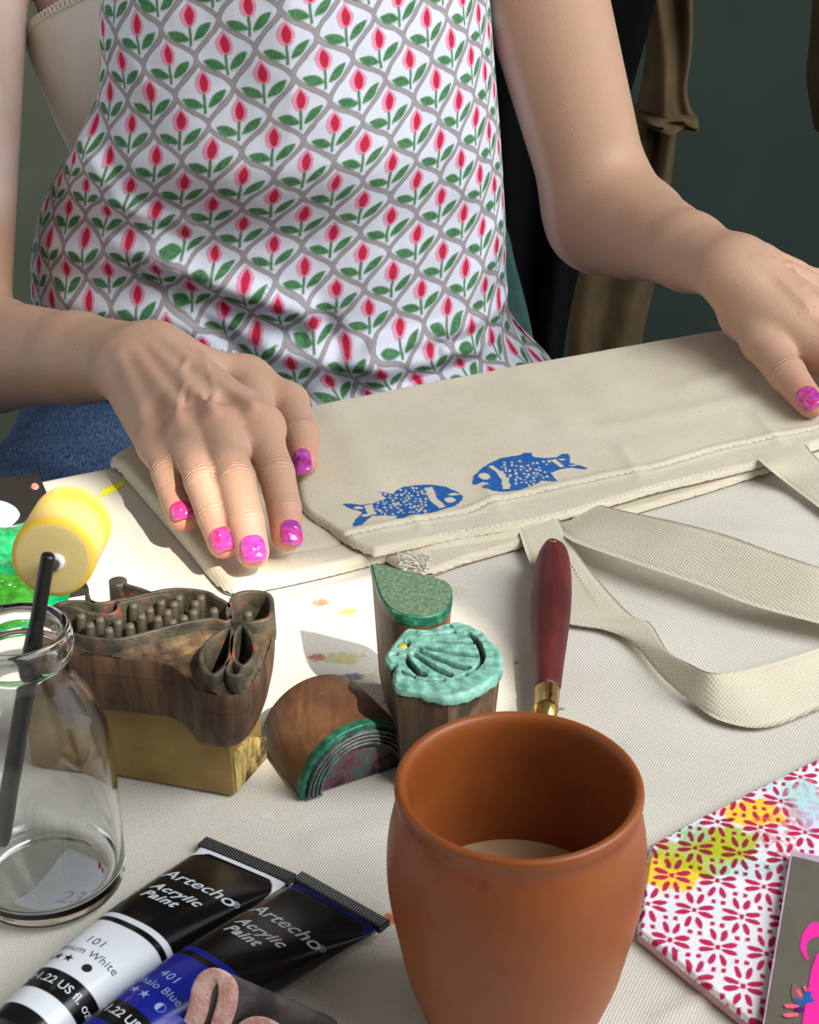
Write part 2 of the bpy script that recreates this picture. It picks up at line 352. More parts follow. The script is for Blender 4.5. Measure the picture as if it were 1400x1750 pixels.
def patch(name, sdf, lo, hi, h, zf, color, parent, soft=0.0003, alpha=None, mat='ink'):
    """flat print lying 0.15 mm above a surface: cells of h wherever the mark covers"""
    xs = np.arange(lo[0], hi[0]+h, h); ys = np.arange(lo[1], hi[1]+h, h)
    X, Y = np.meshgrid(xs, ys, indexing='ij'); P = np.c_[X.ravel(), Y.ravel()]
    a = 1-sstep(-soft, soft, sdf(P))
    if alpha is not None: a = a*alpha(P)
    F = grid_faces(len(xs), len(ys)); F = F[(a[F] > 0.02).any(1)]
    used = np.unique(F); re = np.zeros(len(P), int); re[used] = np.arange(len(used)); F = re[F]
    P = P[used]; a = a[used]
    V = np.c_[P, zf(P)+0.00018]; me = mesh_from(name, V, F)
    c = color(P) if callable(color) else np.tile(np.array(color), (len(P), 1))
    set_col(me, c); set_val(me, a, 'alpha')
    return add(name, me, M[mat], parent)
# ------------------------------------------------------------------ the setting
def struct(name, me, mat): return tag(add(name, me, mat), kind='structure')
EDGE_A = np.array([-0.2204, 0.783]); EA = math.radians(25.3)
EU = np.array([math.cos(EA), math.sin(EA)]); EW = np.array([math.sin(EA), -math.cos(EA)])     # along the edge, towards the viewer
def E2(u, w): return EDGE_A + np.multiply.outer(u, EU) + np.multiply.outer(w, EW)

struct('floor', box_mesh('floor', (-2.6, -0.62, -0.80), (3.2, 2.5, -0.74)), M['floor_dark'])
struct('wall_back', box_mesh('wall_back', (-2.6, 2.3, -0.74), (3.2, 2.42, 2.4)), M['wall_green'])
# unseen sun blocker added behind the photographer; its hole is shaped to the sun patch
def to_blocker(px, py, yw=-0.5, z=0.0):
    p = W(px, py, z); k = (yw-p[1])/SUN.y; return (p[0]+SUN.x*k, p[2]+SUN.z*k)
HOLE = [to_blocker(p[0], p[1], -0.5, p[2]) for p in [(905, 1205, 0), (795, 1030, 0), (600, 945, .008), (488, 925, .022), (446, 832, .042), (405, 772, .050), (280, 772, .038), (150, 795, 0), (-260, 800, 0), (-260, 1150, 0), (470, 1320, 0), (690, 1290, 0)]]
def blocker_with_hole():
    outer = [(-2.6, -0.74), (3.2, -0.74), (3.2, 3.4), (-2.6, 3.4)]
    bm = bmesh.new(); ed = []
    for loop in (outer, HOLE):
        vs_ = [bm.verts.new((x, 0, z)) for x, z in loop]
        ed += [bm.edges.new((vs_[i], vs_[(i+1) % len(vs_)])) for i in range(len(vs_))]
    bmesh.ops.triangle_fill(bm, edges=ed, use_beauty=True)
    r = bmesh.ops.extrude_face_region(bm, geom=list(bm.faces))
    for e in r['geom']:
        if isinstance(e, bmesh.types.BMVert): e.co.y -= 0.012
    for v in bm.verts: v.co.y += -0.5
    me = bpy.data.meshes.new('wall_front'); bm.to_mesh(me); bm.free(); return me
struct('wall_front', blocker_with_hole(), M['front_wall'])
struct('wall_left', box_mesh('wall_left', (-1.6, 2.02, -0.74), (-0.42, 2.10, 2.15)), plain('wall_sage', lin(112, 118, 98), 0.85, 0.2, 0, 0.06, 6).m)  # paler sage panel standing before the back wall at left
struct('ceiling', box_mesh('ceiling', (-2.6, -0.62, 2.15), (3.2, 2.5, 2.2)), M['front_wall'])

# ------------------------------------------------------------------ table and cloth
table = tag(empty('table', (0.15, 0.45, -0.74)), 'wooden work table under the cream canvas cloth', 'table')
tp = [E2(u, w) for u, w in ((-0.55, 0.006), (0.75, 0.006), (0.75, 0.78), (-0.55, 0.78))]
prism('tabletop', [(np.array(tp), -0.030), (np.array(tp), -0.0025)], M['table_wood'], table, False)
for u, w in ((-0.5, 0.06), (0.7, 0.06), (0.7, 0.72), (-0.5, 0.72)):
    c = E2(u, w); me = box_mesh('leg', (c[0]-0.02, c[1]-0.02, -0.74), (c[0]+0.02, c[1]+0.02, -0.03), 0.003); add('leg', me, M['table_wood'], table)

def cloth_z(P):
    z = 0.0012*(noise2(P, 14, 3, 2)-0.5)
    for a, b, h, wd in CREASES:
        d = seg_dist(P, np.array([a, b])); z = z + h*np.exp(-(d/wd)**2)
    return z
CREASES = [(W(470, 1032)[:2], W(640, 988)[:2], 0.0022, 0.004), (W(560, 1012)[:2], W(640, 1000)[:2], 0.0015, 0.003),
           (W(1130, 1745)[:2], W(1235, 1690)[:2], 0.0012, 0.003), (W(820, 1060)[:2], W(880, 1120)[:2], 0.0006, 0.004),
           (W(1080, 1290)[:2], W(1330, 1330)[:2], 0.0010, 0.006), (W(540, 1440)[:2], W(690, 1405)[:2], 0.0010, 0.006),
           (W(1150, 900)[:2], W(1400, 920)[:2], 0.0012, 0.006), (W(460, 1650)[:2], W(650, 1560)[:2], 0.0010, 0.008)]
us = np.arange(-0.50, 0.70, 0.003); ws = np.r_[np.linspace(-0.032, -0.012, 8), np.linspace(-0.010, 0.008, 10), np.arange(0.011, 0.76, 0.003)]
U, Wg = np.meshgrid(us, ws, indexing='ij'); P2 = E2(U.ravel(), np.maximum(Wg.ravel(), -0.004))
Z = cloth_z(P2); wv = Wg.ravel()
drop = np.where(wv < 0, wv*1.0, 0); round_ = np.where((wv >= 0) & (wv < 0.008), -0.004*(1-wv/0.008)**2, 0)
P2 = P2 + np.outer(np.where(wv < -0.004, 0.006*np.sin(U.ravel()*60)*np.minimum(-wv*8, 1), 0), -EW)
me = mesh_from('tablecloth', np.c_[P2, Z + round_ + np.where(wv < 0, drop-0.004, 0)], grid_faces(len(us), len(ws)))
cloth = tag(add('tablecloth', me, M['tablecloth_canvas']), 'cream canvas tablecloth with paint smudges covering the work table', 'tablecloth')
def smudge(px, py, rx, ry, col, a, seed, rot=0.0):
    c = W(px, py)[:2]
    def f(P):
        q = P-c; ca, sa = math.cos(rot), math.sin(rot); x = q[:, 0]*ca+q[:, 1]*sa; y = -q[:, 0]*sa+q[:, 1]*ca
        return (np.sqrt((x/rx)**2+(y/ry)**2)-1 + (noise2(P, 420, seed)-0.5)*1.3)*min(rx, ry)
    R = max(rx, ry)*1.5
    patch('paint_smudge', f, c-R, c+R, 0.0004, cloth_z, lin(*col), cloth, 0.0012, lambda P: a*(0.35+0.65*noise2(P, 900, seed+9)))
smudge(193, 834, .0095, .0030, (250, 244, 20), 1.4, 1, 1.05); smudge(547, 1030, .0042, .003, (226, 120, 40), .75, 2); smudge(592, 1045, .0045, .0025, (240, 216, 70), .7, 3, .5)
smudge(542, 1124, .003, .003, (190, 92, 60), .8, 4); smudge(590, 1125, .009, .005, (206, 190, 70), .5, 5); smudge(607, 1157, .0045, .003, (50, 80, 130), .75, 6)
smudge(665, 1573, .0026, .0026, (222, 110, 36), .95, 7); smudge(632, 1160, .006, .003, (216, 200, 110), .4, 8); smudge(455, 1395, .003, .002, (240, 238, 232), .9, 9)
smudge(665, 1200, .0025, .002, (70, 110, 100), .6, 10); smudge(883, 1133, .0008, .0006, (40, 34, 30), 1, 11); smudge(960, 1212, .0008, .0006, (60, 46, 40), 1, 12)
smudge(760, 1010, .008, .004, (228, 214, 160), .35, 13)

# ------------------------------------------------------------------ canvas tote bag
bag = tag(empty('tote_bag', tuple(W(900, 800))), 'natural canvas tote bag with two blue fish prints folded under both hands', 'bag')
def coons(near, far, left, right, nu, nv):
    c0, c1, d0, d1 = resample(near, nu), resample(far, nu), resample(left, nv), resample(right, nv)
    u = np.linspace(0, 1, nu)[:, None, None]; v = np.linspace(0, 1, nv)[None, :, None]
    S = (1-v)*c0[:, None]+v*c1[:, None] + (1-u)*d0[None]+u*d1[None] - ((1-u)*(1-v)*c0[0]+u*(1-v)*c0[-1]+(1-u)*v*c1[0]+u*v*c1[-1])
    return S
def sheet(name, near, far, left, right, T, R, zb, mat, parent, nu=200, nv=120, zadd=None, zlo=None):
    """a soft canvas layer: rounded edges of radius R, thickness T, lying on level zb"""
    S = coons(near, far, left, right, nu, nv); P = S[..., :2].reshape(-1, 2); base = S[..., 2].reshape(-1)
    border = np.vstack([resample(near, 60)[:, :2], resample(right, 30)[:, :2], resample(far, 60)[::-1, :2], resample(left, 30)[::-1, :2]])
    d = seg_dist(P, border); k = np.clip(d/R, 0, 1)
    top = base + T*np.sqrt(np.maximum(1-(1-k)**2, 0))
    if zadd is not None: top = top + zadd(P)*np.clip(d/(R*1.2), 0, 1)
    F = grid_faces(nu, nv)
    V = np.vstack([np.c_[P, top], np.c_[P, base]]); F2 = F[:, ::-1]+nu*nv
    o = add(name, mesh_from(name, V, np.vstack([F, F2])), mat, parent)
    return o, P, top
def c3(pts, z, n=6): return np.c_[cr([W(a, b, z)[:2] for a, b in pts], n), np.full((len(pts)-1)*n+1, z)]
z0 = 0.0012
# under layer (left part of the folded bag)
near = c3([(402, 1019), (470, 1006), (560, 986), (660, 962), (760, 952), (900, 930)], z0); left = c3([(402, 1019), (372, 1004), (315, 935), (252, 862), (208, 812), (187, 797), (225, 772)], z0)
far = c3([(225, 772), (380, 745), (560, 722), (760, 690), (900, 670)], z0); right = c3([(900, 930), (900, 800), (900, 670)], z0)
WR1 = [(W(395, 985)[:2], W(640, 940)[:2], -0.0006, 0.0012), (W(300, 905)[:2], W(420, 970)[:2], 0.0008, 0.008)]
def zadd1(P):
    z = 0.002*(noise2(P, 22, 5, 2)-0.5)
    for a, b, h, wd in WR1: z = z+h*np.exp(-(seg_dist(P, np.array([a, b]))/wd)**2)
    return z
sheet('under_layer', near, far, left, right, 0.0062, 0.0045, z0, M['bag_canvas'], bag, 200, 140, zadd1)
# back panel whose hem shows below the front hem
near = c3([(655, 958), (700, 982), (735, 985), (790, 966), (893, 936), (1000, 903), (1101, 874), (1210, 842), (1320, 807), (1480, 765)], 0.0018, 5)
far = c3([(655, 930), (800, 880), (1000, 820), (1250, 760), (1480, 700)], 0.0018, 5)
sheet('back_panel', near, far, np.array([near[0], far[0]]), np.array([near[-1], far[-1]]), 0.0035, 0.002, 0.0018, M['bag_canvas'], bag, 260, 50, lambda P: 0.0018*(noise2(P, 45, 8, 2)-0.5))
# front panel with prints and hem
ZB = 0.0075; TF = 0.0042
nearp = [(640, 953), (707, 938), (778, 923), (848, 912), (956, 890), (1039, 867), (1125, 842), (1227, 818), (1310, 797), (1400, 768), (1490, 740)]
near = c3(nearp, ZB, 5); left = c3([(640, 953), (600, 938), (560, 908), (524, 884), (508, 850), (505, 780), (522, 706)], ZB)
far = c3([(522, 706), (640, 681), (760, 657), (1000, 612), (1240, 571), (1470, 532)], ZB, 6); right = c3([(1490, 740), (1480, 640), (1470, 532)], ZB)
STITCH = cr([W(a, b, ZB+TF)[:2] for a, b in [(592, 914), (707, 889), (800, 873), (856, 852), (1039, 814), (1117, 800), (1243, 763), (1400, 732), (1490, 706)]], 5)
NEARL = near[:, :2]
WR2 = [(W(1180, 690)[:2], W(1400, 640)[:2], 0.0018, 0.010), (W(860, 640)[:2], W(980, 760)[:2], 0.0010, 0.012), (W(560, 720)[:2], W(640, 860)[:2], 0.0012, 0.012), (W(1060, 800)[:2], W(1090, 850)[:2], 0.0008, 0.004),
       (W(1290, 740)[:2], W(1330, 790)[:2], 0.0009, 0.004), (W(820, 850)[:2], W(850, 900)[:2], 0.0008, 0.004), (W(1040, 760)[:2], W(1400, 690)[:2], 0.0010, 0.008), (W(690, 890)[:2], W(720, 935)[:2], 0.0007, 0.003)]
FARL = far[:, :2]
def zadd2(P):
    z = 0.0026*(noise2(P, 18, 11, 3)-0.5) - 0.0010*np.exp(-(seg_dist(P, STITCH)/0.0011)**2)
    z = z + 0.0007*np.exp(-((seg_dist(P, STITCH)-0.003)/0.002)**2)
    for a, b, h, wd in WR2: z = z+h*np.exp(-(seg_dist(P, np.array([a, b]))/wd)**2)
    return z
front, FP, FZ = sheet('front_panel', near, far, left, right, TF, 0.0032, ZB, M['bag_canvas'], bag, 420, 180, zadd2)
def front_z(P):                        # height of the front panel by nearest-row lookup
    out = np.zeros(len(P))
    g = np.stack([FP[:, 0], FP[:, 1]], 1)
    for i in range(0, len(P), 400):
        q = P[i:i+400]; m = (np.abs(g-q.mean(0)).max(1) < 0.03+np.abs(q-q.mean(0)).max()); gi = np.where(m)[0]
        d = ((q[:, None]-g[gi][None])**2).sum(-1); k = np.argpartition(d, 4, axis=1)[:, :4]; dd = np.take_along_axis(d, k, 1)+1e-10
        w = 1/dd; out[i:i+400] = (FZ[gi][k]*w).sum(1)/w.sum(1)
    return out
# stitching
def stitches(name, line, zf, pitch, parent, l=0.0016, skip=None):
    L = resample(line, max(4, int(np.sum(np.linalg.norm(np.diff(line, axis=0), axis=1))/pitch))); T = np.gradient(L, axis=0); T /= np.linalg.norm(T, axis=1)[:, None]
    Zs = zf(L); parts = []
    for i, (p, t) in enumerate(zip(L, T)):
        nn = np.array([-t[1], t[0]]); r = 0.00035
        V = [np.r_[p+t*a+nn*b, Zs[i]+c] for a, b, c in ((-l, 0, 0), (-l*.5, r, 0.0002), (-l*.5, -r, 0.0002), (l*.5, r, 0.0002), (l*.5, -r, 0.0002), (l, 0, 0), (-l*.5, 0, .0006), (l*.5, 0, .0006))]
        parts.append((V, [(0, 2, 6), (0, 6, 1), (1, 6, 7, 3), (6, 2, 4, 7), (3, 7, 5), (7, 4, 5)]))
    V, F = join_vf(parts); return tag(add(name, mesh_from(name, V, F), M['thread'], parent), kind='stuff')
stitches('hem_stitching', STITCH, lambda L: front_z(L)+0.0002, 0.0042, bag)
e = NEARL[8:-6]+np.array([0.0004, 0.0018]); stitches('edge_stitching', e, lambda L: front_z(L), 0.0030, bag, 0.0011)
# loose threads
def threads():
    parts = []; r = random.Random(4); c = W(705, 962, 0.006)
    for k in range(16):
        pts = [c+np.array([r.uniform(-.007, .009), r.uniform(-.008, .007), r.uniform(-.003, .004)]) for _ in range(5)]
        me_ = tube_mesh('t', cr(pts, 6), 0.00028, 5); V = np.array([v.co[:] for v in me_.vertices]); F = [tuple(p.vertices) for p in me_.polygons]; bpy.data.meshes.remove(me_); parts.append((V, F))
    V, F = join_vf(parts); return add('frayed_threads', mesh_from('frayed_threads', V, F), M['thread'], bag)
tag(threads(), kind='stuff')
# fish prints
def c5(pts): return np.array([W(540+a/2.692, 700+b/2.692, ZB+TF)[:2] for a, b in pts])
def ell(P, cx, cy, rx, ry):
    c = W(540+cx/2.692, 700+cy/2.692, ZB+TF)[:2]; ax = W(540+(cx+rx)/2.692, 700+cy/2.692, ZB+TF)[0]-c[0]; ay = abs(W(540+cx/2.692, 700+(cy-ry)/2.692, ZB+TF)[1]-c[1])
    return (np.sqrt(((P[:, 0]-c[0])/ax)**2+((P[:, 1]-c[1])/ay)**2)-1)*min(ax, ay)
F1 = c5([(125, 437), (150, 432), (215, 440), (240, 435), (270, 430), (325, 408), (285, 380), (345, 388), (370, 375), (400, 358), (460, 347), (540, 346), (600, 355), (650, 375), (678, 395), (670, 415), (640, 440), (590, 455), (540, 470), (480, 480), (430, 488), (400, 500), (370, 501), (374, 486), (300, 487), (260, 490), (238, 505), (215, 530), (175, 540), (170, 530), (185, 505), (215, 475), (205, 468), (160, 457)])
F2 = c5([(720, 340), (725, 310), (760, 275), (800, 250), (850, 228), (900, 220), (940, 215), (960, 203), (990, 205), (1000, 222), (1060, 228), (1110, 222), (1130, 208), (1160, 205), (1172, 225), (1165, 245), (1200, 255), (1250, 272), (1235, 277), (1180, 268), (1140, 272), (1110, 280), (1080, 293), (1090, 305), (1113, 328), (1080, 328), (1040, 325), (1000, 345), (940, 365), (880, 372), (820, 374), (775, 362), (760, 356), (800, 342), (735, 345)])
r2 = np.random.default_rng(3)
def fish_fn(poly, white, ells, dots):
    wp = [c5(w) for w in white]
    def f(P):
        d = sdpoly(P, poly)
        for w in wp: d = np.maximum(d, -sdpoly(P, w))
        for e_ in ells: d = np.maximum(d, -ell(P, *e_))
        for e_ in dots: d = np.maximum(d, -ell(P, *e_))
        return d+(noise2(P, 900, 2, 2)-0.5)*0.0007
    return f
def dots(x0, x1, y0, y1, k, ok):
    out = []
    while len(out) < k:
        x, y = r2.uniform(x0, x1), r2.uniform(y0, y1)
        if ok(x, y) and all(((x-a[0])/17)**2+((y-a[1])/11)**2 > 1 for a in out): out.append((x, y, r2.uniform(5, 9), r2.uniform(3.5, 6)))
    return out
d1 = dots(275, 515, 360, 480, 85, lambda x, y: True); d2 = dots(850, 1075, 232, 345, 60, lambda x, y: y > 262 or r2.random() < .25)
for nm, poly, fn in (('fish_print', F1, fish_fn(F1, [[(500, 357), (538, 355), (555, 400), (600, 443), (570, 453), (525, 415)], [(222, 441), (262, 434), (275, 484), (240, 489)], [(597, 388), (640, 379), (668, 388), (625, 393)]], [(618, 412, 26, 13), (195, 453, 22, 7), (226, 488, 18, 7)], d1)),
                     ('fish_print', F2, fish_fn(F2, [[(790, 262), (815, 259), (850, 285), (890, 320), (895, 360), (860, 362), (855, 320), (825, 285)], [(1080, 234), (1104, 230), (1148, 265), (1125, 268)], [(735, 343), (770, 336), (800, 338), (760, 346)]], [(775, 308, 28, 16), (1132, 232, 18, 5), (1185, 259, 22, 3)], d2))):
    fo = patch(nm, fn, poly.min(0)-0.002, poly.max(0)+0.002, 0.0003, front_z, lin(22, 92, 168), bag, 0.00025, lambda P: 0.72+0.28*sstep(.35, .6, noise2(P, 700, 6)))
    fo['label'] = 'blue stamped fish facing right' if poly is F1 else 'blue stamped fish facing left'
# straps
def strap(name, pairs, parent, T=0.0016, n=10):
    Lp = cr([W(*p[0]) for p in pairs], n); Rp = cr([W(*p[1]) for p in pairs], n); m = len(Lp); k = 14
    t = np.linspace(0, 1, k)[None, :, None]; S = Lp[:, None]*(1-t)+Rp[:, None]*t
    du = np.gradient(S, axis=0); dv = np.gradient(S, axis=1); nn = np.cross(du, dv); nn /= np.linalg.norm(nn, axis=2)[..., None]+1e-12
    nn = np.where((nn[..., 2:3] < 0), -nn, nn)
    prof = np.array([0.25]+[1.0]*(k-2)+[0.25])[None, :, None]
    A = S+nn*T*0.5*prof; B = S-nn*T*0.5*prof
    V = np.vstack([A.reshape(-1, 3), B.reshape(-1, 3)]); F = grid_faces(m, k); off = m*k
    side = []
    for i in range(m-1):
        side += [(i*k, (i+1)*k, off+(i+1)*k, off+i*k), (i*k+k-1, off+i*k+k-1, off+(i+1)*k+k-1, (i+1)*k+k-1)]
    me = mesh_from(name, V, np.vstack([F, F[:, ::-1]+off, np.array(side)])); return add(name, me, M['strap_canvas'], parent)
strap('strap', [((955, 905, .006), (1020, 862, .008)), ((980, 926, .010), (1070, 874, .018)), ((1086, 964, .012), (1155, 892, .026)), ((1196, 1001, .012), (1240, 914, .028)), ((1282, 1034, .011), (1320, 943, .027)), ((1400, 1066, .010), (1410, 972, .025)), ((1500, 1090, .008), (1505, 1000, .018))], bag)
strap('strap', [((872, 880, .0065), (948, 868, .0065)), ((886, 906, .0072), (960, 897, .0085)), ((899, 945, .0050), (985, 943, .0065)), ((925, 1010, .0035), (1030, 1000, .004)), ((955, 1060, .003), (1080, 1052, .0035)), ((1035, 1077, .003), (1112, 1066, .006)), ((1082, 1100, .003), (1142, 1113, .009)),
               ((1130, 1155, .003), (1180, 1135, .013)), ((1185, 1202, .003), (1213, 1149, .016)), ((1235, 1233, .003), (1252, 1148, .015)), ((1310, 1243, .0025), (1302, 1138, .013)), ((1400, 1212, .0025), (1400, 1108, .010)), ((1500, 1170, .0025), (1490, 1070, .007))], bag)
strap('strap', [((1296, 786, .0125), (1378, 760, .0125)), ((1312, 800, .0120), (1390, 776, .0130)), ((1350, 830, .0050), (1425, 812, .012)), ((1400, 868, .0040), (1465, 850, .008)), ((1470, 925, .0035), (1530, 905, .004))], bag)
stitches('strap_stitching', np.array([W(972, 958, .006)[:2], W(1026, 1032, .005)[:2]]), lambda L: np.full(len(L), 0.0060), 0.0028, bag, 0.0010)

# ------------------------------------------------------------------ clay cup
CX, CY = 0.0329, 0.396
cup = tag(empty('clay_cup', (CX, CY, 0)), 'terracotta clay cup of milky tea in front of the shell stamp', 'cup')
outer = cr([(0.0, 0.0012), (0.020, 0.0012), (0.0255, 0.0022), (0.0272, 0.005), (0.0335, 0.024), (0.0368, 0.041), (0.0392, 0.055), (0.0400, 0.066), (0.0395, 0.077), (0.0380, 0.0855), (0.0369, 0.0900), (0.0369, 0.0925), (0.0375, 0.0950), (0.0373, 0.0972), (0.0360, 0.0980), (0.0344, 0.0970), (0.0335, 0.0935), (0.0338, 0.086), (0.0352, 0.074), (0.0356, 0.062), (0.0345, 0.050), (0.031, 0.030), (0.024, 0.010), (0.0, 0.007)], 5)
lathe('cup_body', outer, (CX, CY, 0), 128, M['terracotta'], cup)
tea = [(0, .0475)] + [(r, .0475) for r in (.01, .02, .03, .0335)] + [(.0347, .0482)]
lathe('tea', tea[::-1], (CX, CY, 0), 96, M['milk_tea'], cup)
V = []; F = []
for k, (a, r0, rr) in enumerate([(2.6, .031, .0013), (2.4, .0315, .0009), (2.75, .0305, .0008), (2.2, .032, .0007)]):
    bm = bmesh.new(); bmesh.ops.create_uvsphere(bm, u_segments=12, v_segments=8, radius=rr); o_ = len(V)
    V += [(v.co.x+CX+math.cos(a)*r0, v.co.y+CY+math.sin(a)*r0, v.co.z*.6+.0478) for v in bm.verts]; bm.verts.index_update(); F += [tuple(v.index+o_ for v in f.verts) for f in bm.faces]; bm.free()
add('bubble', mesh_from('bubble', V, F), M['bottle_glass'], cup)

# ------------------------------------------------------------------ glass bottle, roller standing in it
BX, BY = -0.1313, 0.4636
bottle = tag(empty('glass_bottle', (BX, BY, 0)), 'clear glass milk bottle holding the yellow foam roller', 'bottle')
bo = cr([(0.0, .0035), (.016, .0030), (.0225, .0016), (.0262, .0020), (.0279, .0050), (.0282, .012), (.0282, .040), (.0279, .056), (.0268, .066), (.0240, .0765), (.0200, .0845), (.0172, .0905), (.0163, .0950), (.0164, .0970), (.0178, .0985), (.0186, .1010), (.0187, .1045), (.0180, .1078), (.0170, .1090), (.0158, .1086), (.0150, .1070)], 5)
bi = cr([(.0147, .104), (.0143, .097), (.0150, .0905), (.0178, .0840), (.0220, .0755), (.0250, .0650), (.0260, .055), (.0263, .040), (.0262, .014), (.0250, .0085), (.0215, .0070), (.012, .0074), (0.0, .0078)], 5)
lathe('bottle_body', np.vstack([bo, bi]), (BX, BY, 0.0006), 128, M['bottle_glass'], bottle)
sp = np.array([W(a, b, 0.003)[:2] for a, b in [(24, 1545), (60, 1515), (110, 1455), (128, 1452), (165, 1470), (192, 1488), (182, 1510), (140, 1545), (95, 1566), (70, 1564)]]); sp = cr(sp, 4, True)
bc = np.array([BX, BY]); q = sp-bc; rr_ = np.linalg.norm(q, axis=1); sp = bc+q*np.minimum(1, 0.0225/np.maximum(rr_, 1e-9))[:, None]
prism('price_sticker', [(sp, 0.0008), (sp, 0.0012)], M['sticker'], bottle, False)
def font_mesh(body, size, shear=0.0, align='CENTER', bold=0.0, spacing=1.0):
    cu = bpy.data.curves.new('txt', 'FONT'); cu.body = body; cu.size = size; cu.shear = shear; cu.align_x = align; cu.offset = bold; cu.space_character = spacing; cu.resolution_u = 4
    ob = bpy.data.objects.new('txt', cu); COL.objects.link(ob); dg = bpy.context.evaluated_depsgraph_get(); dg.update()
    me = bpy.data.meshes.new_from_object(ob.evaluated_get(dg)); bpy.data.objects.remove(ob); bpy.data.curves.remove(cu)
    V = np.array([v.co[:] for v in me.vertices]).reshape(-1, 3); F = [tuple(p.vertices) for p in me.polygons]; bpy.data.meshes.remove(me); return V, F
V, F = font_mesh('23', 0.0105, 0.2); c = W(112, 1528, 0.0080); a = -0.25
Vr = np.c_[c[0]+V[:, 0]*math.cos(a)-V[:, 1]*math.sin(a), c[1]+V[:, 0]*math.sin(a)+V[:, 1]*math.cos(a), np.full(len(V), 0.00135)]
add('sticker_mark', mesh_from('sticker_mark', Vr, F), M['sticker_mark'], bottle)
fl = empty('tmp'); bpy.data.objects.remove(fl)
for ang, zz, s in ((-0.62, .0225, .0016), (-0.58, .0195, .0011)):
    c = np.array([BX+math.cos(ang)*.0284, BY+math.sin(ang)*.0284, zz]); me = bpy.data.meshes.new('paint_fleck'); bm = bmesh.new(); bmesh.ops.create_icosphere(bm, subdivisions=2, radius=s)
    for v in bm.verts: v.co = Vector((v.co.x*.35+c[0], v.co.y*.35+c[1], v.co.z*(1+.3*math.sin(v.co.x*9e3))+c[2]))
    bm.to_mesh(me); bm.free(); add('paint_fleck', me, M['red_fleck'], bottle)

roller = tag(empty('foam_roller', (-.151, .476, .009)), 'yellow foam paint roller with black handle standing in the glass bottle', 'roller')
RC = np.array([-.1190, .474, .1300]); n_a = 72; R0 = 0.0140; Lr = 0.036
prof = [(0.0, 0.0), (.004, 0.0), (.0115, 0.0), (.0130, .0004), (R0-.0002, .0016)] + [(R0, y_) for y_ in np.linspace(.003, Lr-.002, 14)] + [(R0-.0006, Lr-.0006), (.0125, Lr), (0, Lr)]
prof = np.array(prof); a = np.linspace(0, 2*math.pi, n_a, endpoint=False)
V = np.stack([np.outer(np.cos(a), prof[:, 0]), np.tile(prof[:, 1], (n_a, 1)), np.outer(np.sin(a), prof[:, 0])], -1).reshape(-1, 3)
axd = np.array([0.0, 0.0336, -0.0045]); axd /= np.linalg.norm(axd); upv = np.cross(np.array([1.0, 0, 0]), axd); V = RC+np.outer(V[:, 0], [1, 0, 0])+np.outer(V[:, 1], axd)+np.outer(V[:, 2], upv)
me = mesh_from('foam_sleeve', V, grid_faces(n_a, len(prof), True)[:, ::-1])
pr = np.tile(prof, (n_a, 1)); aa = np.repeat(a, len(prof))
yel = 1.0*np.exp(-((pr[:, 1]-.001)/.0022)**2)*(pr[:, 0] > .0115) + 0.30*(pr[:, 0] > .0135) + 0.75*np.exp(-((pr[:, 1]-.026)/.008)**2)*sstep(-.4, .7, np.cos(aa-.5))*(pr[:, 0] > .0135)
set_val(me, np.clip(yel, 0, 1), 'yel'); add('foam_sleeve', me, M['foam'], roller)
hc = RC+np.array([.0013, -.0002, -.0006]); me = tube_mesh('hub', [hc+axd*.004, hc, hc-axd*.0015, hc-axd*.0022], [.0030, .0030, .0028, .0020], 24); add('hub', me, M['hub_white'], roller)
tp_, bt_ = np.array([-.1178, .4655, .1370]), np.array([-.1500, .4735, .0118]); hv = bt_-tp_
add('rod', tube_mesh('rod', cr([hc+axd*.01, hc-axd*.004, tp_+hv*.05, tp_+hv*.10], 6), .0017, 14), M['black_plastic'], roller)
hs = [(0, .0012), (.004, .0021), (.010, .0024), (.25, .0025), (.255, .0029), (.30, .0031), (.97, .0034), (1.0, .0028)]
add('handle', tube_mesh('handle', [tp_+hv*a_ for a_, _ in hs], [r_ for _, r_ in hs], 18), M['black_plastic'], roller)

# ------------------------------------------------------------------ paint palette board at the left
pal = tag(empty('palette_board', tuple(W(40, 920))), 'black palette board smeared with glossy green and white paint behind the roller', 'palette')
A, B_ = W(66, 819)[:2], W(153, 1018)[:2]; ex = W(66, 819)[:2]-W(0, 829)[:2]; ex /= np.linalg.norm(ex)
C_, D_ = B_-ex*.16, A-ex*.16; pb = np.array([A, B_, C_, D_])
prism('board', [(pb, .0012), (pb, .0042)], M['black_board'], pal, False)
def blob(name, pts, h, mat, seed, parent, z=.0042, nr=22, rough=.0012):
    poly = cr([W(a_, b_, z)[:2] for a_, b_ in pts], 8, True); c = poly.mean(0); n_ = len(poly); V = [np.r_[c, z+h]]; 
    for k in range(1, nr+1):
        t = k/nr; P = c+(poly-c)*t; zz = z+h*math.sqrt(max(0, 1-t**4)) + (noise2(P, 160, seed, 3)-.5)*rough*(1-t**3); V += list(np.c_[P, zz])
    F = [(0, 1+i, 1+(i+1) % n_) for i in range(n_)]
    for k in range(nr-1):
        for i in range(n_): j = (i+1) % n_; F.append((1+k*n_+i, 1+(k+1)*n_+i, 1+(k+1)*n_+j, 1+k*n_+j))
    return add(name, mesh_from(name, np.array(V), F), M[mat], parent)
blob('green_paint_puddle', [(70, 888), (20, 900), (-60, 905), (-90, 960), (-60, 1035), (30, 1045), (100, 1040), (120, 1010), (110, 950)], .0035, 'wet_green', 2, pal, rough=.0035)
blob('white_paint_puddle', [(34, 880), (15, 862), (-20, 858), (-50, 875), (-30, 900), (10, 903)], .0030, 'wet_white', 3, pal, rough=.002)
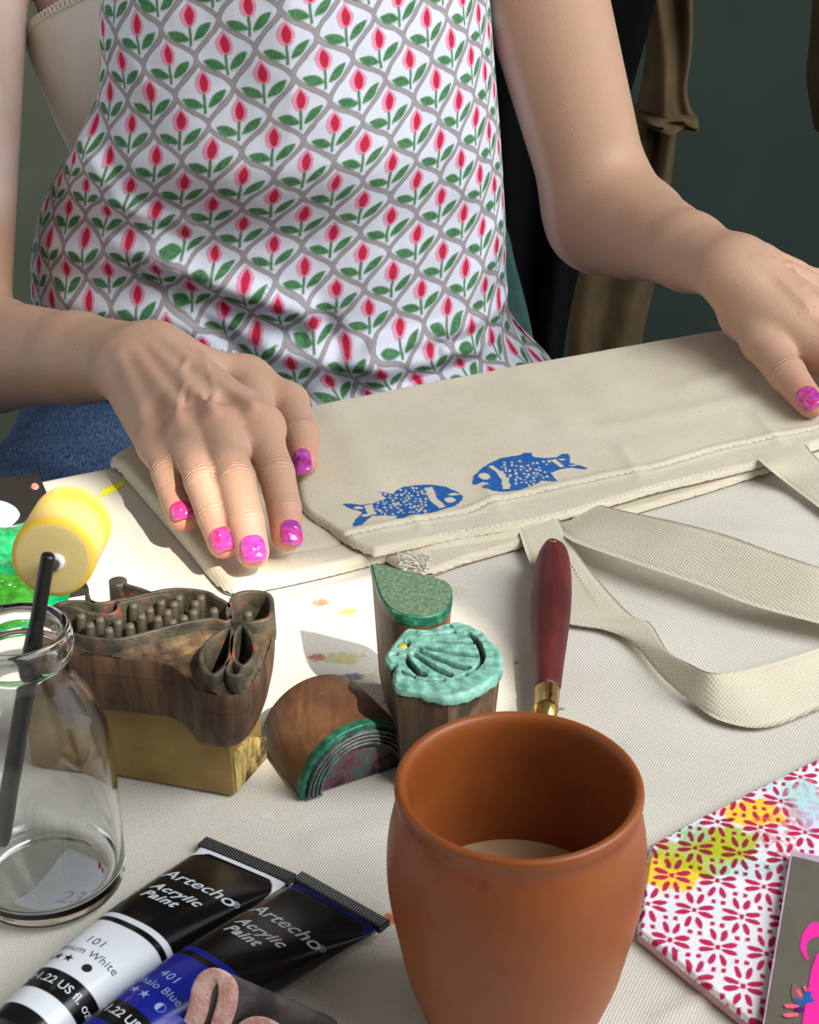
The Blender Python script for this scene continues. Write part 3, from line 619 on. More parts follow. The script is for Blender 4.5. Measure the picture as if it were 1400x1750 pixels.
blob('leaf_green_paint_puddle', [(60, 1000), (30, 992), (-10, 990), (-40, 1010), (-30, 1045), (20, 1050), (60, 1042)], .0060, 'wet_leaf_green', 4, pal, rough=.003)
blob('coral_paint_dot', [(66, 830), (60, 827), (54, 829), (53, 834), (60, 837), (66, 834)], .0012, 'coral_paint', 5, pal, nr=6, rough=.0002)
for px, py, r in ((14, 1000, .0030), (2, 994, .0022), (24, 1003, .0014), (-8, 1004, .003)):
    me = bpy.data.meshes.new('paint_drop'); bm = bmesh.new(); bmesh.ops.create_uvsphere(bm, u_segments=20, v_segments=12, radius=r); bm.to_mesh(me); bm.free(); me.polygons.foreach_set('use_smooth', np.ones(len(me.polygons), bool))
    p = W(px, py, .0095); o = add('paint_drop', me, M['wet_leaf_green']); o.parent = pal; o.location = tuple(p-np.array(pal.location)); o.scale = (1, 1, .8)
# ------------------------------------------------------------------ carved fish block on a gold base
ZT = 0.0700; ZS = 0.0630
fishb = tag(empty('fish_block', (-.09, .53, 0)), 'carved fish-shaped wooden printing block with peg scales on a gold base', 'stamp')
def cf(pts, z): return np.array([W(90+a_/3.59, 970+b_/3.59, z)[:2] for a_, b_ in pts])
body_front = [(-40, 330), (30, 375), (115, 400), (200, 422), (300, 434), (400, 435), (480, 420), (560, 400), (700, 362), (850, 326), (980, 312), (1070, 326)]
body_back = [(1070, 218), (1010, 182), (960, 152), (900, 138), (830, 131), (760, 128), (690, 134), (600, 152), (480, 182), (400, 195), (300, 215), (200, 205), (100, 205), (30, 222), (-20, 262)]
outl = cr(cf(body_front+[(1100, 272)]+body_back, ZT), 5, True)
loop_t = cr(cf([(1085, 222), (1120, 165), (1200, 143), (1300, 152), (1342, 190), (1336, 290), (1270, 322), (1180, 330), (1100, 312), (1075, 268)], ZT), 5, True)
leaf1 = cr(cf([(1092, 365), (1010, 405), (940, 465), (910, 540), (930, 615), (985, 655), (1050, 608), (1085, 545), (1098, 450)], ZT), 5, True)
leaf2 = cr(cf([(1165, 345), (1215, 410), (1243, 500), (1215, 565), (1165, 600), (1110, 555), (1100, 470), (1120, 400)], ZT), 5, True)
leaf3 = cr(cf([(1098, 560), (1070, 600), (1085, 650), (1140, 655), (1165, 610)], ZT), 4)
gill = cr(cf([(30, 225), (110, 235), (200, 266), (300, 282), (370, 275), (405, 245), (400, 200)], ZT), 5)
fin = cr(cf([(600, 152), (540, 128), (470, 108), (400, 82)], ZT), 5)
inner = cr(cf([(400, 215), (520, 190), (640, 165), (730, 160)], ZT), 5)
jaw = cr(cf([(210, 155), (225, 195), (260, 215)], ZT), 4)
# solid wood body
wb_poly = cf([(-60, 500), (110, 500), (240, 508), (370, 520), (600, 542), (740, 575), (850, 640), (900, 700), (960, 730), (1060, 745), (1160, 720), (1240, 640), (1290, 560), (1325, 470), (1345, 380)], ZS); wb_poly[:8, 1] -= .0030; wb_poly[8:, 1] -= .0015; wb_poly[6:12, 1] -= .0025; wb_poly[8:, 0] += .0008
top_back = cf([(1350, 200), (1310, 150), (1200, 140), (1100, 170), (960, 150), (830, 130), (690, 133), (560, 120), (440, 60), (375, 70), (330, 190), (200, 190), (60, 200), (-40, 260)], ZT)
wbp = cr(np.vstack([wb_poly, top_back]), 4, True); cen = wbp.mean(0)
def scl(p, s): return cen+(p-cen)*s
bot = cen + (wbp-cen)*0.94
prism('wood_body', [(cen+(wbp-cen)*.90, .0370), (cen+(wbp-cen)*.93, .0385), (cen+(wbp-cen)*.98, .047), (wbp, ZS-.010), (wbp, ZS-.0085)], M['block_wood'], fishb, True, 40)
Vs, Fs = smooth_loops([np.c_[wbp, np.full(len(wbp), ZS-.0088)], np.c_[wbp, np.full(len(wbp), ZS-.0018)], np.c_[cen+(wbp-cen)*.988, np.full(len(wbp), ZS-.0006)]], False, False)
add('wood_collar', mesh_from('wood_collar', Vs, Fs), M['block_wood'], fishb)
# chiselled top: a ledge outside the ridges, sunk floor inside them
h = .0005; xs = np.arange(wbp[:, 0].min(), wbp[:, 0].max()+h, h); ys = np.arange(wbp[:, 1].min(), wbp[:, 1].max()+h, h); X, Y = np.meshgrid(xs, ys, indexing='ij'); P = np.c_[X.ravel(), Y.ravel()]
dI = np.minimum.reduce([sdpoly(P, q_) for q_ in (outl, loop_t, leaf1, leaf2)]); dO = sdpoly(P, cen+(wbp-cen)*.99)
cv = 1-sstep(-.0012, .0002, dI); zz = ZS+.0002-.0075*cv+(noise2(P, 260, 6)-.5)*(.0012+.003*cv)-.0014*sstep(0, .010, dI)+.0028*np.exp(-(np.maximum(dI, 0)/.0016)**2)*(1-cv)-.0012*sstep(-.002, 0, dO)
F = grid_faces(len(xs), len(ys)); F = F[(dO[F] < .0002).all(1)]; used = np.unique(F); re = np.zeros(len(P), int); re[used] = np.arange(len(used))
me = mesh_from('carved_floor', np.c_[P[used], zz[used]], re[F]); set_val(me, cv[used], 'carve'); add('carved_floor', me, M['carved_floor'], fishb)
for nm, ln, cl, wd in (('outline_ridge', outl, True, .0009), ('tail_ridge', loop_t, True, .0011), ('tail_ridge', leaf1, True, .0010), ('tail_ridge', leaf2, True, .0010), ('tail_ridge', leaf3, False, .0010), ('gill_ridge', gill, False, .0010), ('fin_ridge', fin, False, .0009), ('back_ridge', inner, False, .0007), ('jaw_ridge', jaw, False, .0010)):
    V, F = wall_ridge(ln, ZS-.0050, ZT, wd*.85, cl, 1.4); add(nm, mesh_from(nm, V, F), M['carved_ink'], fishb)
me = tube_mesh('fin_knob', [np.r_[fin[-1], ZS-.01], np.r_[fin[-1], ZT-.002], np.r_[fin[-1], ZT], np.r_[fin[-1], ZT+.0003]], [.0042, .0036, .0036, .0028], 20); add('fin_knob', me, M['carved_ink'], fishb)
# pegs
pegm = tube_mesh('peg', [(0, 0, ZS-.0085), (0, 0, ZS-.004), (.0002, 0, ZT-.0016), (.0002, 0, ZT-.0004)], [.0040, .0024, .0018, .0014], 14)
for a_, b_ in [(170, 290), (285, 310), (395, 325), (470, 350), (540, 290), (590, 250), (640, 305), (700, 265), (740, 215), (800, 300), (770, 175), (870, 210), (860, 265), (985, 255), (660, 205), (905, 175), (490, 225), (225, 345), (340, 375), (1195, 275), (730, 325)]:
    p = W(90+a_/3.59, 970+(b_-8)/3.59, ZT)
    o = add('peg', pegm, M['carved_ink']); o.parent = fishb; o.location = (p[0]+.09, p[1]-.53, 0)
# gold base
gA, gB = W(150, 1320)[:2], W(401, 1365)[:2]; gC = W(452, 1300)[:2]; e1 = (gB-gA)/np.linalg.norm(gB-gA); gA = gB-e1*.088; dp = gC-gB
gp = np.array([gA, gB, gC, gA+dp]); gm = gp.mean(0)
def bevpoly(p, r):
    out = []
    for i in range(len(p)):
        a_, b_, c_ = p[i-1], p[i], p[(i+1) % len(p)]; u = (a_-b_)/np.linalg.norm(a_-b_); v = (c_-b_)/np.linalg.norm(c_-b_); out += [b_+u*r, b_+(u+v)*r*.3, b_+v*r]
    return np.array(out)
g0 = bevpoly(gp, .0008)
prism('gold_base', [(gm+(g0-gm)*.985, .0012), (g0, .002), (gm+(g0-gm)*.985, .022), (gm+(g0-gm)*.96, .0380)], M['gold_base'], fishb, False)
qd = dp/np.linalg.norm(dp); eo = np.array([qd[1], -qd[0]])
if eo@e1 < 0: eo = -eo
q0, q1 = gB+dp*.06+eo*.0004, gB+dp*.96+eo*.0004
mid = (q0+q1)/2
V = [(*(q0), .0022), (*(q1+eo*.0012), .0022), (*(q1+eo*.0018), .013), (*((q0+q1)/2+eo*.0008-e1*.0003), .0205), (*(q0-eo*.0004), .019)]
V2 = [(x-eo[0]*.003, y-eo[1]*.003, z) for x, y, z in V]
add('end_grain', mesh_from('end_grain', V+V2, [(0, 1, 2, 3, 4), (9, 8, 7, 6, 5)]+[(i, 5+i, 5+(i+1) % 5, (i+1) % 5) for i in range(5)], False), M['end_grain'], fishb)

# ------------------------------------------------------------------ teardrop block
ZD = 0.0575
tear = tag(empty('teardrop_block', tuple(W(700, 1170))), 'teardrop-shaped wooden printing block with a dull green printing face', 'stamp')
td = cr([W(a_, b_, ZD)[:2] for a_, b_ in [(637, 975), (645, 1004), (655, 1026), (672, 1044), (700, 1053), (730, 1054), (755, 1046), (769, 1030), (773, 1012), (766, 996), (745, 988), (716, 981), (690, 975), (665, 969)]], 5)
td = np.vstack([W(634, 964, ZD)[:2], td]); tc_ = td.mean(0)
prism('wood_body', [(tc_+(td-tc_)*.80, .0012), (tc_+(td-tc_)*.84, .006), (tc_+(td-tc_)*.97, .048), (td, .0535)], M['teardrop_wood'], tear)
prism('green_rim', [(tc_+(td-tc_)*1.005, .0530), (tc_+(td-tc_)*1.012, .0545), (tc_+(td-tc_)*1.006, .0572), (tc_+(td-tc_)*.99, .0575)], M['emerald_rim'], tear)
prism('printing_face', [(tc_+(td-tc_)*.975, .0570), (tc_+(td-tc_)*.965, .0579)], M['green_paint'], tear)

# ------------------------------------------------------------------ shell block
ZH = 0.0520
shell = tag(empty('shell_block', tuple(W(765, 1250))), 'faceted wooden printing block with a turquoise scallop shell face', 'stamp')
def csh(pts, z): return np.array([W(640+a_/5.833, 1040+b_/5.833, z)[:2] for a_, b_ in pts])
so = csh([(105, 460), (190, 330), (310, 190), (400, 190), (530, 195), (650, 155), (780, 118), (900, 130), (1000, 175), (1100, 235), (1150, 300), (1230, 370), (1280, 480), (1275, 600), (1200, 690), (1090, 770), (950, 830), (760, 880), (600, 860), (430, 810), (250, 770), (190, 720), (185, 630), (215, 550), (150, 530)], ZH)
sof = cr(so, 10, True); scn = csh([(690, 480)], ZH)[0]
nr = 90; na = len(sof); ts = np.linspace(0, 1, nr)
ring = scn+(sof-scn)[None]*(ts[:, None, None]); P = ring.reshape(-1, 2); T_ = np.repeat(ts, na)
hinge = csh([(400, 350)], ZH)[0]
gro = np.full(len(P), 1e9)
for pts, w_ in [([(480, 268), (620, 250), (790, 232)], 9), ([(610, 322), (800, 335), (970, 340)], 15), ([(430, 365), (700, 425), (1010, 465)], 18), ([(430, 405), (640, 500), (800, 560), (910, 585)], 22), ([(390, 450), (560, 560), (740, 660)], 18), ([(310, 470), (380, 580), (475, 655)], 20), ([(265, 620), (320, 650), (390, 668)], 10),
                ([(400, 690), (540, 712), (690, 712)], 6), ([(840, 688), (910, 652)], 9), ([(975, 620), (1040, 560), (1080, 480), (1060, 400), (1020, 320), (940, 250)], 14), ([(340, 215), (410, 225)], 8), ([(165, 455), (215, 450)], 10), ([(740, 165), (765, 180)], 8)]:
    L = cr(csh(pts, ZH), 5); wr = w_/5.833*0.69/2800*2.1; tt = np.linspace(.55, 1, len(L)); d = np.full(len(P), 1e9)
    for k in range(len(L)-1):
        a_, b_ = L[k], L[k+1]; ba = b_-a_; t = np.clip(((P-a_)@ba)/(ba@ba), 0, 1); d = np.minimum(d, np.linalg.norm(P-a_-np.outer(t, ba), axis=1)-wr*(tt[k]+(tt[k+1]-tt[k])*t))
    gro = np.minimum(gro, d)
hd = np.linalg.norm(P-csh([(290, 355)], ZH)[0], axis=1)-.0026; gro = np.minimum(gro, hd)
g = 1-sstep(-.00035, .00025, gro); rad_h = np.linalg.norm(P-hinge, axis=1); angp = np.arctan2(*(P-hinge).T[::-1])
zz = ZH - .0060*g + .0003*np.cos(angp*34)*sstep(.012, .03, rad_h)*(1-g) + (noise2(P, 380, 4)-.5)*.0004 - .0012*sstep(.93, 1, T_)
me = mesh_from('shell_face', np.vstack([np.c_[P, zz], np.c_[scn+(sof-scn)*1.0, np.full(na, ZH-.004)+(noise2(sof, 300, 2)-.5)*.003]]), np.array([(k*na+i, (k+1)*na+i, (k+1)*na+(i+1) % na, k*na+(i+1) % na) for k in range(nr) for i in range(na)]))
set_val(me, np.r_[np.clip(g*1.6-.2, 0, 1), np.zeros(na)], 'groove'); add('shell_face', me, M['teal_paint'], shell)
fac = csh([(120, 480), (300, 200), (560, 190), (800, 120), (1120, 250), (1275, 500), (1210, 690), (740, 880), (200, 760)], ZH); fc = fac.mean(0)
prism('wood_body', [(fc+(fac-fc)*.82, .0012), (fc+(fac-fc)*.84, .003), (fc+(fac-fc)*.985, ZH-.0035)], M['shell_wood'], shell, False)
bm = bmesh.new(); bmesh.ops.create_uvsphere(bm, u_segments=20, v_segments=12, radius=.0021); me = bpy.data.meshes.new('hinge_bead'); bm.to_mesh(me); bm.free(); me.polygons.foreach_set('use_smooth', np.ones(len(me.polygons), bool))
o = add('hinge_bead', me, M['gold_ink']); o.parent = shell; hb_ = csh([(285, 360)], ZH)[0]; o.location = (hb_[0]-shell.location.x, hb_[1]-shell.location.y, ZH-.0022)

# ------------------------------------------------------------------ rainbow arch block lying on its side
arch = tag(empty('arch_block', (-.02, .53, 0)), 'half-round wooden printing block with concentric rainbow ridges lying on its side', 'stamp')
C0 = np.array([-.0185, .5215]); ch = np.array([.029, .0155]); ch /= np.linalg.norm(ch); bk = np.array([-ch[1], ch[0]]); RA = .0262
def ap(x, y, z): return (*(C0+ch*x+bk*y), z+.0014)
def halfprof(R, n_=36, bulge=0.0): return [(R*math.cos(t), R*math.sin(t)) for t in np.linspace(math.pi, 0, n_)]
st = []
for y_, s in ((.0455, .88), (.044, .93), (.03, .965), (.006, .995), (.0035, 1.0)): st.append(np.array([ap(x*s, y_, z*s) for x, z in halfprof(RA)]))
V, F = smooth_loops(st); me = mesh_from('wood_body', V, F); sharp(add('wood_body', me, M['arch_wood'], arch), 40)
bm = bmesh.new(); bm.from_mesh(me); bmesh.ops.recalc_face_normals(bm, faces=bm.faces); bm.to_mesh(me); bm.free()
def half_ring(name, r0, r1, y0, y1, mat):
    n_ = 48; t = np.linspace(math.pi, 0, n_); st = []
    for k in range(n_):
        c_, s_ = math.cos(t[k]), math.sin(t[k]); b = .0003
        st.append([ap(r*c_, y_, max(r*s_, 0)) for r, y_ in ((r0, y1), (r0, y0+b), (r0+b, y0), (r1-b, y0), (r1, y0+b), (r1, y1))])
    V = np.array(st).reshape(-1, 3); k = 6; F = [tuple(f) for f in grid_faces(n_, k)]+[tuple(range(k)), tuple(range((n_-1)*k+k-1, (n_-1)*k-1, -1))]
    me = mesh_from(name, V, F); bm = bmesh.new(); bm.from_mesh(me); bmesh.ops.recalc_face_normals(bm, faces=bm.faces); bm.to_mesh(me); bm.free()
    return sharp(add(name, me, mat, arch), 40)
half_ring('painted_edge', .0238, RA+.0001, .0018, .0055, M['emerald_rim'])
for r in (.0236, .0219, .0202, .0185): half_ring('arch_ridge', r-.0011, r, .0002, .006, M['ridge_paint'])
st = [np.array([ap(x, y_, z) for x, z in halfprof(.0240)]) for y_ in (.0030, .0050)]; V, F = smooth_loops(st); add('recessed_face', mesh_from('recessed_face', V, F, False), M['arch_recess'], arch)

# ------------------------------------------------------------------ palette knife
kn = tag(empty('palette_knife', tuple(W(940, 1100))), 'palette knife with burgundy wooden handle and brass ferrule lying on the strap', 'knife')
h0 = np.array([.0695, .6905, .0155]); h1 = np.array([.0578, .5730, .0098]); hd_ = h1-h0; hl = np.linalg.norm(hd_)
def kp(s, off=0): return h0+hd_*s
ss = [0, .008, .03, .07, .14, .26, .40, .55, .70, .85, .97, 1.0]; rr2 = [.0012, .0032, .0050, .0064, .0076, .0085, .0088, .0084, .0074, .0063, .0056, .0050]
sx = np.linspace(0, 1, 60); rr3 = np.interp(sx, ss, rr2)
V = []; T = hd_/hl; side = np.cross(T, [0, 0, 1]); side /= np.linalg.norm(side); up_ = np.cross(side, T)
for s, r in zip(sx, rr3):
    aa = np.linspace(0, 2*math.pi, 32, endpoint=False); p = 2.6
    cs = np.sign(np.cos(aa))*np.abs(np.cos(aa))**(2/p); sn = np.sign(np.sin(aa))*np.abs(np.sin(aa))**(2/p); rot = .5
    V.append(kp(s)+r*(np.outer(cs*math.cos(rot)-sn*math.sin(rot), side)+np.outer(cs*math.sin(rot)+sn*math.cos(rot), up_)))
V, F = smooth_loops(V); add('handle', mesh_from('handle', V, F), M['burgundy_handle'], kn)
add('ferrule', tube_mesh('ferrule', [kp(1.0), kp(1.005), kp(1.10), kp(1.105), kp(1.115), kp(1.15), kp(1.155), kp(1.19), kp(1.195)], [.0050, .0056, .0050, .0053, .0046, .0048, .0042, .0040, .0030], 28), M['brass'], kn)
add('rivet', tube_mesh('rivet', [kp(1.06)+up_*.0046-side*.002, kp(1.06)+up_*.0052-side*.0021], [.0008, .0006], 10), M['burgundy_handle'], kn)
b0 = kp(1.19); bl = [b0, b0+np.array([-.001, -.012, -.001]), b0+np.array([-.002, -.018, -.0045]), b0+np.array([-.0028, -.026, -.0058])]
add('shank', tube_mesh('shank', cr(bl, 5), .0019, 12), M['steel'], kn)
bt = bl[-1]; blade = [(-.002, 0), (-.0065, -.010), (-.008, -.024), (-.0065, -.040), (-.0005, -.051), (.0045, -.040), (.0065, -.024), (.005, -.010), (.001, 0)]
bp_ = cr(np.array(blade)+bt[:2], 5, True); prism('blade', [(bp_, .0022), (bp_, .0030)], M['steel'], kn, False)
gpos = kp(.075)+up_*.0069; me = tube_mesh('gold_mark', [gpos+side*.0018, gpos+side*.0006, gpos-side*.0012], [.0005, .00035, .0006], 8, flat=.4); add('gold_mark', me, M['gold_ink'], kn)

# ------------------------------------------------------------------ paint tubes
def paint_tube(label, name, p_crimp, p_end, W0, Rt, colour_fn, texts, zc, roll=0.0, crimp_n=40):
    """p_crimp, p_end: axis points on the table; returns the tube with printed body, crimped end and lettering"""
    a_, b_ = np.array(p_crimp, float), np.array(p_end, float); ax = b_-a_; L = np.linalg.norm(ax); ax /= L
    wd = np.array([-ax[1], ax[0]]);                       # text runs along wd
    if wd[0] < 0: wd = -wd
    root = tag(empty(name, (a_[0], a_[1], 0)), label, 'paint tube')
    def sec(s):
        k = np.clip(s/L, 0, 1); e = k**.75; hw = W0*(1-e)+Rt*e; hh = .0011*(1-e)+Rt*e
        hh = np.maximum(.0011, Rt*np.sin(np.clip(k*1.15, 0, 1)*math.pi/2)**.9); return hw, hh
    nth = 160; th = np.linspace(0, 2*math.pi, nth, endpoint=False)
    def pt(s, t):
        hw, hh = sec(s); zb = np.minimum(hh, Rt)+zc
        pp = 2+1.2*(1-np.clip(s/L, 0, 1)); cs, sn = np.cos(t), np.sin(t)
        x = np.sign(cs)*np.abs(cs)**(2/pp)*hw; z = np.sign(sn)*np.abs(sn)**(2/pp)*hh
        q = a_[None]+np.outer(s*np.ones_like(t), ax)+np.outer(x, wd)
        dent = 0
        return np.c_[q, zb+z+.0012]
    svals = np.linspace(0, L, 260); rings = []; cols = []
    # table of arc length against angle, for lettering and print
    for s in svals:
        R = pt(np.array([s])[0], th); rings.append(R)
    V = np.vstack(rings); 
    tt = np.linspace(0, math.pi, 240)
    def at(u, s, off):                                   # point at arc length u from the top line, s along the tube
        R = pt(s, tt); d = np.r_[0, np.cumsum(np.linalg.norm(np.diff(R, axis=0), axis=1))]; mid_ = d[-1]/2+roll
        i = mid_-u; p = np.array([np.interp(i, d, R[:, k]) for k in range(3)]); p2 = np.array([np.interp(i-.0004, d, R[:, k]) for k in range(3)])
        tn = p2-p; nrm = np.cross(np.r_[ax, 0], tn); nrm /= np.linalg.norm(nrm)+1e-12
        if nrm[2] < 0 and abs(nrm[2]) > .2: nrm = -nrm
        return p+nrm*off
    for s, R in zip(svals, rings):
        d = np.r_[0, np.cumsum(np.linalg.norm(np.diff(R, axis=0), axis=1))]; half = np.interp(math.pi, th, d); u = half/2+roll-d
        u = np.where(th > math.pi, np.where(th > 1.5*math.pi, half/2, -half/2)*1.2, u); cols.append(colour_fn(u, s, L))
    F = np.array([(k*nth+i, k*nth+(i+1) % nth, (k+1)*nth+(i+1) % nth, (k+1)*nth+i) for k in range(len(svals)-1) for i in range(nth)])
    me = mesh_from('tube_body', V, F); set_col(me, np.vstack(cols)); bm = bmesh.new(); bm.from_mesh(me); bmesh.ops.recalc_face_normals(bm, faces=bm.faces); bm.to_mesh(me); bm.free()
    body = add('tube_body', me, M['tube_print'], root)
    # crimped end with fine ribs
    nr_ = crimp_n*4; xs = np.linspace(-W0*1.03, W0*1.03, nr_); st = []
    zc0 = zc+.0012+.0011
    for k, x in enumerate(xs):
        b = .00022 if (k//2) % 2 else 0; c_ = a_+wd*x
        st.append([np.r_[c_+ax*o_, zc0+z_] for o_, z_ in ((.0012, .0012), (.0002, .0014+b), (-.0040, .0014+b), (-.0044, .0009), (-.0044, -.0009), (-.0040, -.0012), (.0012, -.0012))])
    V = np.array(st).reshape(-1, 3); k = 7; F = [tuple(f) for f in grid_faces(nr_, k)]+[(i*k+k-1, i*k, (i+1)*k, (i+1)*k+k-1) for i in range(nr_-1)]+[tuple(range(k)), tuple(range((nr_-1)*k+k-1, (nr_-1)*k-1, -1))]
    me = mesh_from('crimped_end', V, F, False); bm = bmesh.new(); bm.from_mesh(me); bmesh.ops.recalc_face_normals(bm, faces=bm.faces); bm.to_mesh(me); bm.free(); add('crimped_end', me, M['crimp_black'], root)
    # shoulder and cap
    e_ = np.r_[b_, zc+Rt+.0012]; A3 = np.r_[ax, 0]
    add('shoulder', tube_mesh('shoulder', [e_, e_+A3*.001, e_+A3*.004, e_+A3*.0045], [Rt, Rt*.98, Rt*.6, Rt*.5], 40), M['crimp_black'], root)
    add('cap', tube_mesh('cap', [e_+A3*.004, e_+A3*.0042, e_+A3*.018, e_+A3*.0185], [Rt*.7, Rt*.82, Rt*.74, Rt*.6], 40), M['crimp_black'], root)
    for body_, size, s_, u_, mat, shear, bold, align, sp_ in texts:
        V, F = font_mesh(body_, size, shear, align, bold, sp_)
        if not len(V): continue
        me = bpy.data.meshes.new('lettering'); me.from_pydata([tuple(v) for v in V], [], F); bm = bmesh.new(); bm.from_mesh(me); bmesh.ops.triangulate(bm, faces=bm.faces); 
        bmesh.ops.subdivide_edges(bm, edges=[e for e in bm.edges if e.calc_length() > .0012], cuts=2); bm.to_mesh(me); bm.free()
        for v in me.vertices: v.co = Vector(at(u_+v.co.x, s_-v.co.y, .00016))
        add('lettering', me, M[mat], root)
    return root, at
BLK = np.array(lin(16, 16, 17)); WHT = np.array(lin(226, 229, 234)); BLU = np.array(lin(22, 34, 138)); DBL = np.array(lin(18, 26, 84))
def bands(u, s, L, base, line, tip):
    u = np.abs(u); c = np.tile(BLK, (len(u), 1))
    edge = .0028+.010*np.clip((u-.0125)/.008, 0, 1)**2          # rounded corner of the black print by the crimp
    if s < .018: c = np.where((s < edge)[:, None] if not np.isscalar(edge) else s < edge, tip, c)
    if s > .0600: c = np.tile(base, (len(u), 1))
    if .0628 < s < .0655: c = np.tile(BLK, (len(u), 1))
    if .0945 < s < .1040: c = np.tile(BLK, (len(u), 1))
    if s > .1120: c = np.tile(BLK, (len(u), 1))
    return c
tw0 = W(417, 1474, .003)[:2]; twd = (W(75, 1695, .013)[:2]-W(417, 1474, .003)[:2]); twd /= np.linalg.norm(twd); twd = twd+.11*np.array([-twd[1], twd[0]]); twd /= np.linalg.norm(twd)
T1 = [('Artecho', .0090, .0298, .0008, 'lettering_silver', .12, .00012, 'CENTER', 1.02), ('®', .0038, .0275, .0164, 'lettering_silver', 0, 0, 'CENTER', 1), ('Acrylic', .0064, .0396, -.0008, 'lettering_silver', .25, .00022, 'CENTER', 1.12), ('Paint', .0064, .0460, -.0030, 'lettering_silver', .25, .00022, 'CENTER', 1.12)]
paint_tube('white-banded acrylic paint tube with black top beside the bottle', 'paint_tube', tw0, tw0+twd*.1185, .0198, .0128, lambda u, s, L: bands(u, s, L, WHT, BLK, WHT),
           T1+[('101', .0050, .0790, -.0015, 'lettering_grey', 0, 0, 'CENTER', 1.1), ('Titanium White', .0044, .0846, -.0025, 'lettering_grey', 0, 0, 'CENTER', 1.05), ('★★★', .0044, .0900, -.0080, 'lettering_black', 0, 0, 'CENTER', 1.1), ('●', .0044, .0905, .0045, 'lettering_black', 0, 0, 'CENTER', 1), ('℮1.22 US fl. oz', .0046, .1005, .0035, 'lettering_silver', 0, .00006, 'CENTER', 1.0)], 0.0)
tb0 = W(577, 1545, .006)[:2]; tbd = (W(262, 1735, .013)[:2]-W(577, 1545, .006)[:2]); tbd /= np.linalg.norm(tbd); tbd = tbd+.075*np.array([-tbd[1], tbd[0]]); tbd /= np.linalg.norm(tbd)
tb = bands
def bandsb(u, s, L):
    c = bands(u, s, L, BLU, BLK, DBL); return c
paint_tube('blue-banded acrylic paint tube with black top lying against the white one', 'paint_tube', tb0, tb0+tbd*.1185, .0198, .0128, bandsb,
           T1+[('401', .0050, .0790, -.0015, 'lettering_pale', 0, 0, 'CENTER', 1.1), ('Phthalo Blue', .0044, .0846, -.0025, 'lettering_pale', 0, 0, 'CENTER', 1.05), ('★★★', .0044, .0900, -.0060, 'lettering_pale', 0, 0, 'CENTER', 1.1), ('◐', .0044, .0905, .0060, 'lettering_pale', 0, 0, 'CENTER', 1), ('℮1.22 US fl. oz', .0046, .1005, .0035, 'lettering_silver', 0, .00006, 'CENTER', 1.0)], 0.0036)

# ------------------------------------------------------------------ folded pouch with pink felt lining
pouch = tag(empty('felt_pouch', tuple(W(420, 1760, .0))), 'folded grey velvet strip with thick pink felt lining in front of the tubes', 'pouch')
p0 = W(369, 1664, .0440); ext = np.array([.030, .012, -.030]); ed_ = ext/np.linalg.norm(ext); EL_ = np.linalg.norm(ext)*1.1; pn_ = np.array([0, -1.0, 0])
def on_plane(px, py):
    d = ray(px, py); c_ = np.array([0, 0, CAMH]); return c_+d*(((p0-c_)@pn_)/(d@pn_))
sc = cr([on_plane(*p) for p in [(258, 1835), (272, 1800), (300, 1768), (324, 1742), (333, 1715), (338, 1688), (350, 1668), (368, 1662), (382, 1680), (381, 1712), (371, 1745), (362, 1785), (372, 1815), (396, 1790), (412, 1757), (438, 1744), (462, 1756), (474, 1800)]], 7)
def band_mesh(name, o0, o1, e0, e1, mat):
    T = np.gradient(sc, axis=0); T /= np.linalg.norm(T, axis=1)[:, None]; Nn = np.cross(T, pn_); Nn /= np.linalg.norm(Nn, axis=1)[:, None]; m = len(sc); st = []
    r = min((o1-o0), (e1-e0))*.33; pr = []
    for (cx_, cy_, a0) in ((o1-r, e0+r, -90), (o1-r, e1-r, 0), (o0+r, e1-r, 90), (o0+r, e0+r, 180)):
        pr += [(cx_+r*math.cos(math.radians(a0+k*30)), cy_+r*math.sin(math.radians(a0+k*30))) for k in range(4)]
    for i in range(m): st.append(np.array([sc[i]+Nn[i]*a_+ed_*b_ for a_, b_ in pr]))
    V, F = smooth_loops(st); me = mesh_from(name, V, F); bm = bmesh.new(); bm.from_mesh(me); bmesh.ops.recalc_face_normals(bm, faces=bm.faces); bm.to_mesh(me); bm.free(); return add(name, me, mat, pouch)
band_mesh('felt_lining', -.0021, .0021, -.0005, .0040, M['pink_felt'])
band_mesh('velvet_cover', -.0019, .0023, .0036, EL_, M['grey_velvet'])

# ------------------------------------------------------------------ printed mat and painted plate at the right
ZM = .0060
mat_o = tag(empty('printed_mat', tuple(W(1250, 1560))), 'white cloth mat printed with crimson starbursts and smeared with yellow paint', 'mat')
mp = np.array([W(a_, b_, ZM)[:2] for a_, b_ in [(1112, 1440), (1098, 1520), (1090, 1590), (1190, 1672), (1290, 1752), (1400, 1845), (1560, 1900), (1620, 1500), (1600, 1290), (1520, 1232), (1400, 1292), (1290, 1346), (1200, 1392)]])
h = .0004; xs = np.arange(mp[:, 0].min(), mp[:, 0].max(), h); xs = xs[xs < W(1460, 1500)[0]]; ys = np.arange(max(mp[:, 1].min(), .345), mp[:, 1].max(), h)
X, Y = np.meshgrid(xs, ys, indexing='ij'); P = np.c_[X.ravel(), Y.ravel()]
def c8(a_, b_): return W(1050+a_/3.5, 1250+b_/3.5, ZM)[:2]
o0 = c8(480, 1068); lu = c8(760, 1105)-o0; lw = c8(335, 1250)-o0; Mi = np.linalg.inv(np.array([lu, lw]).T)
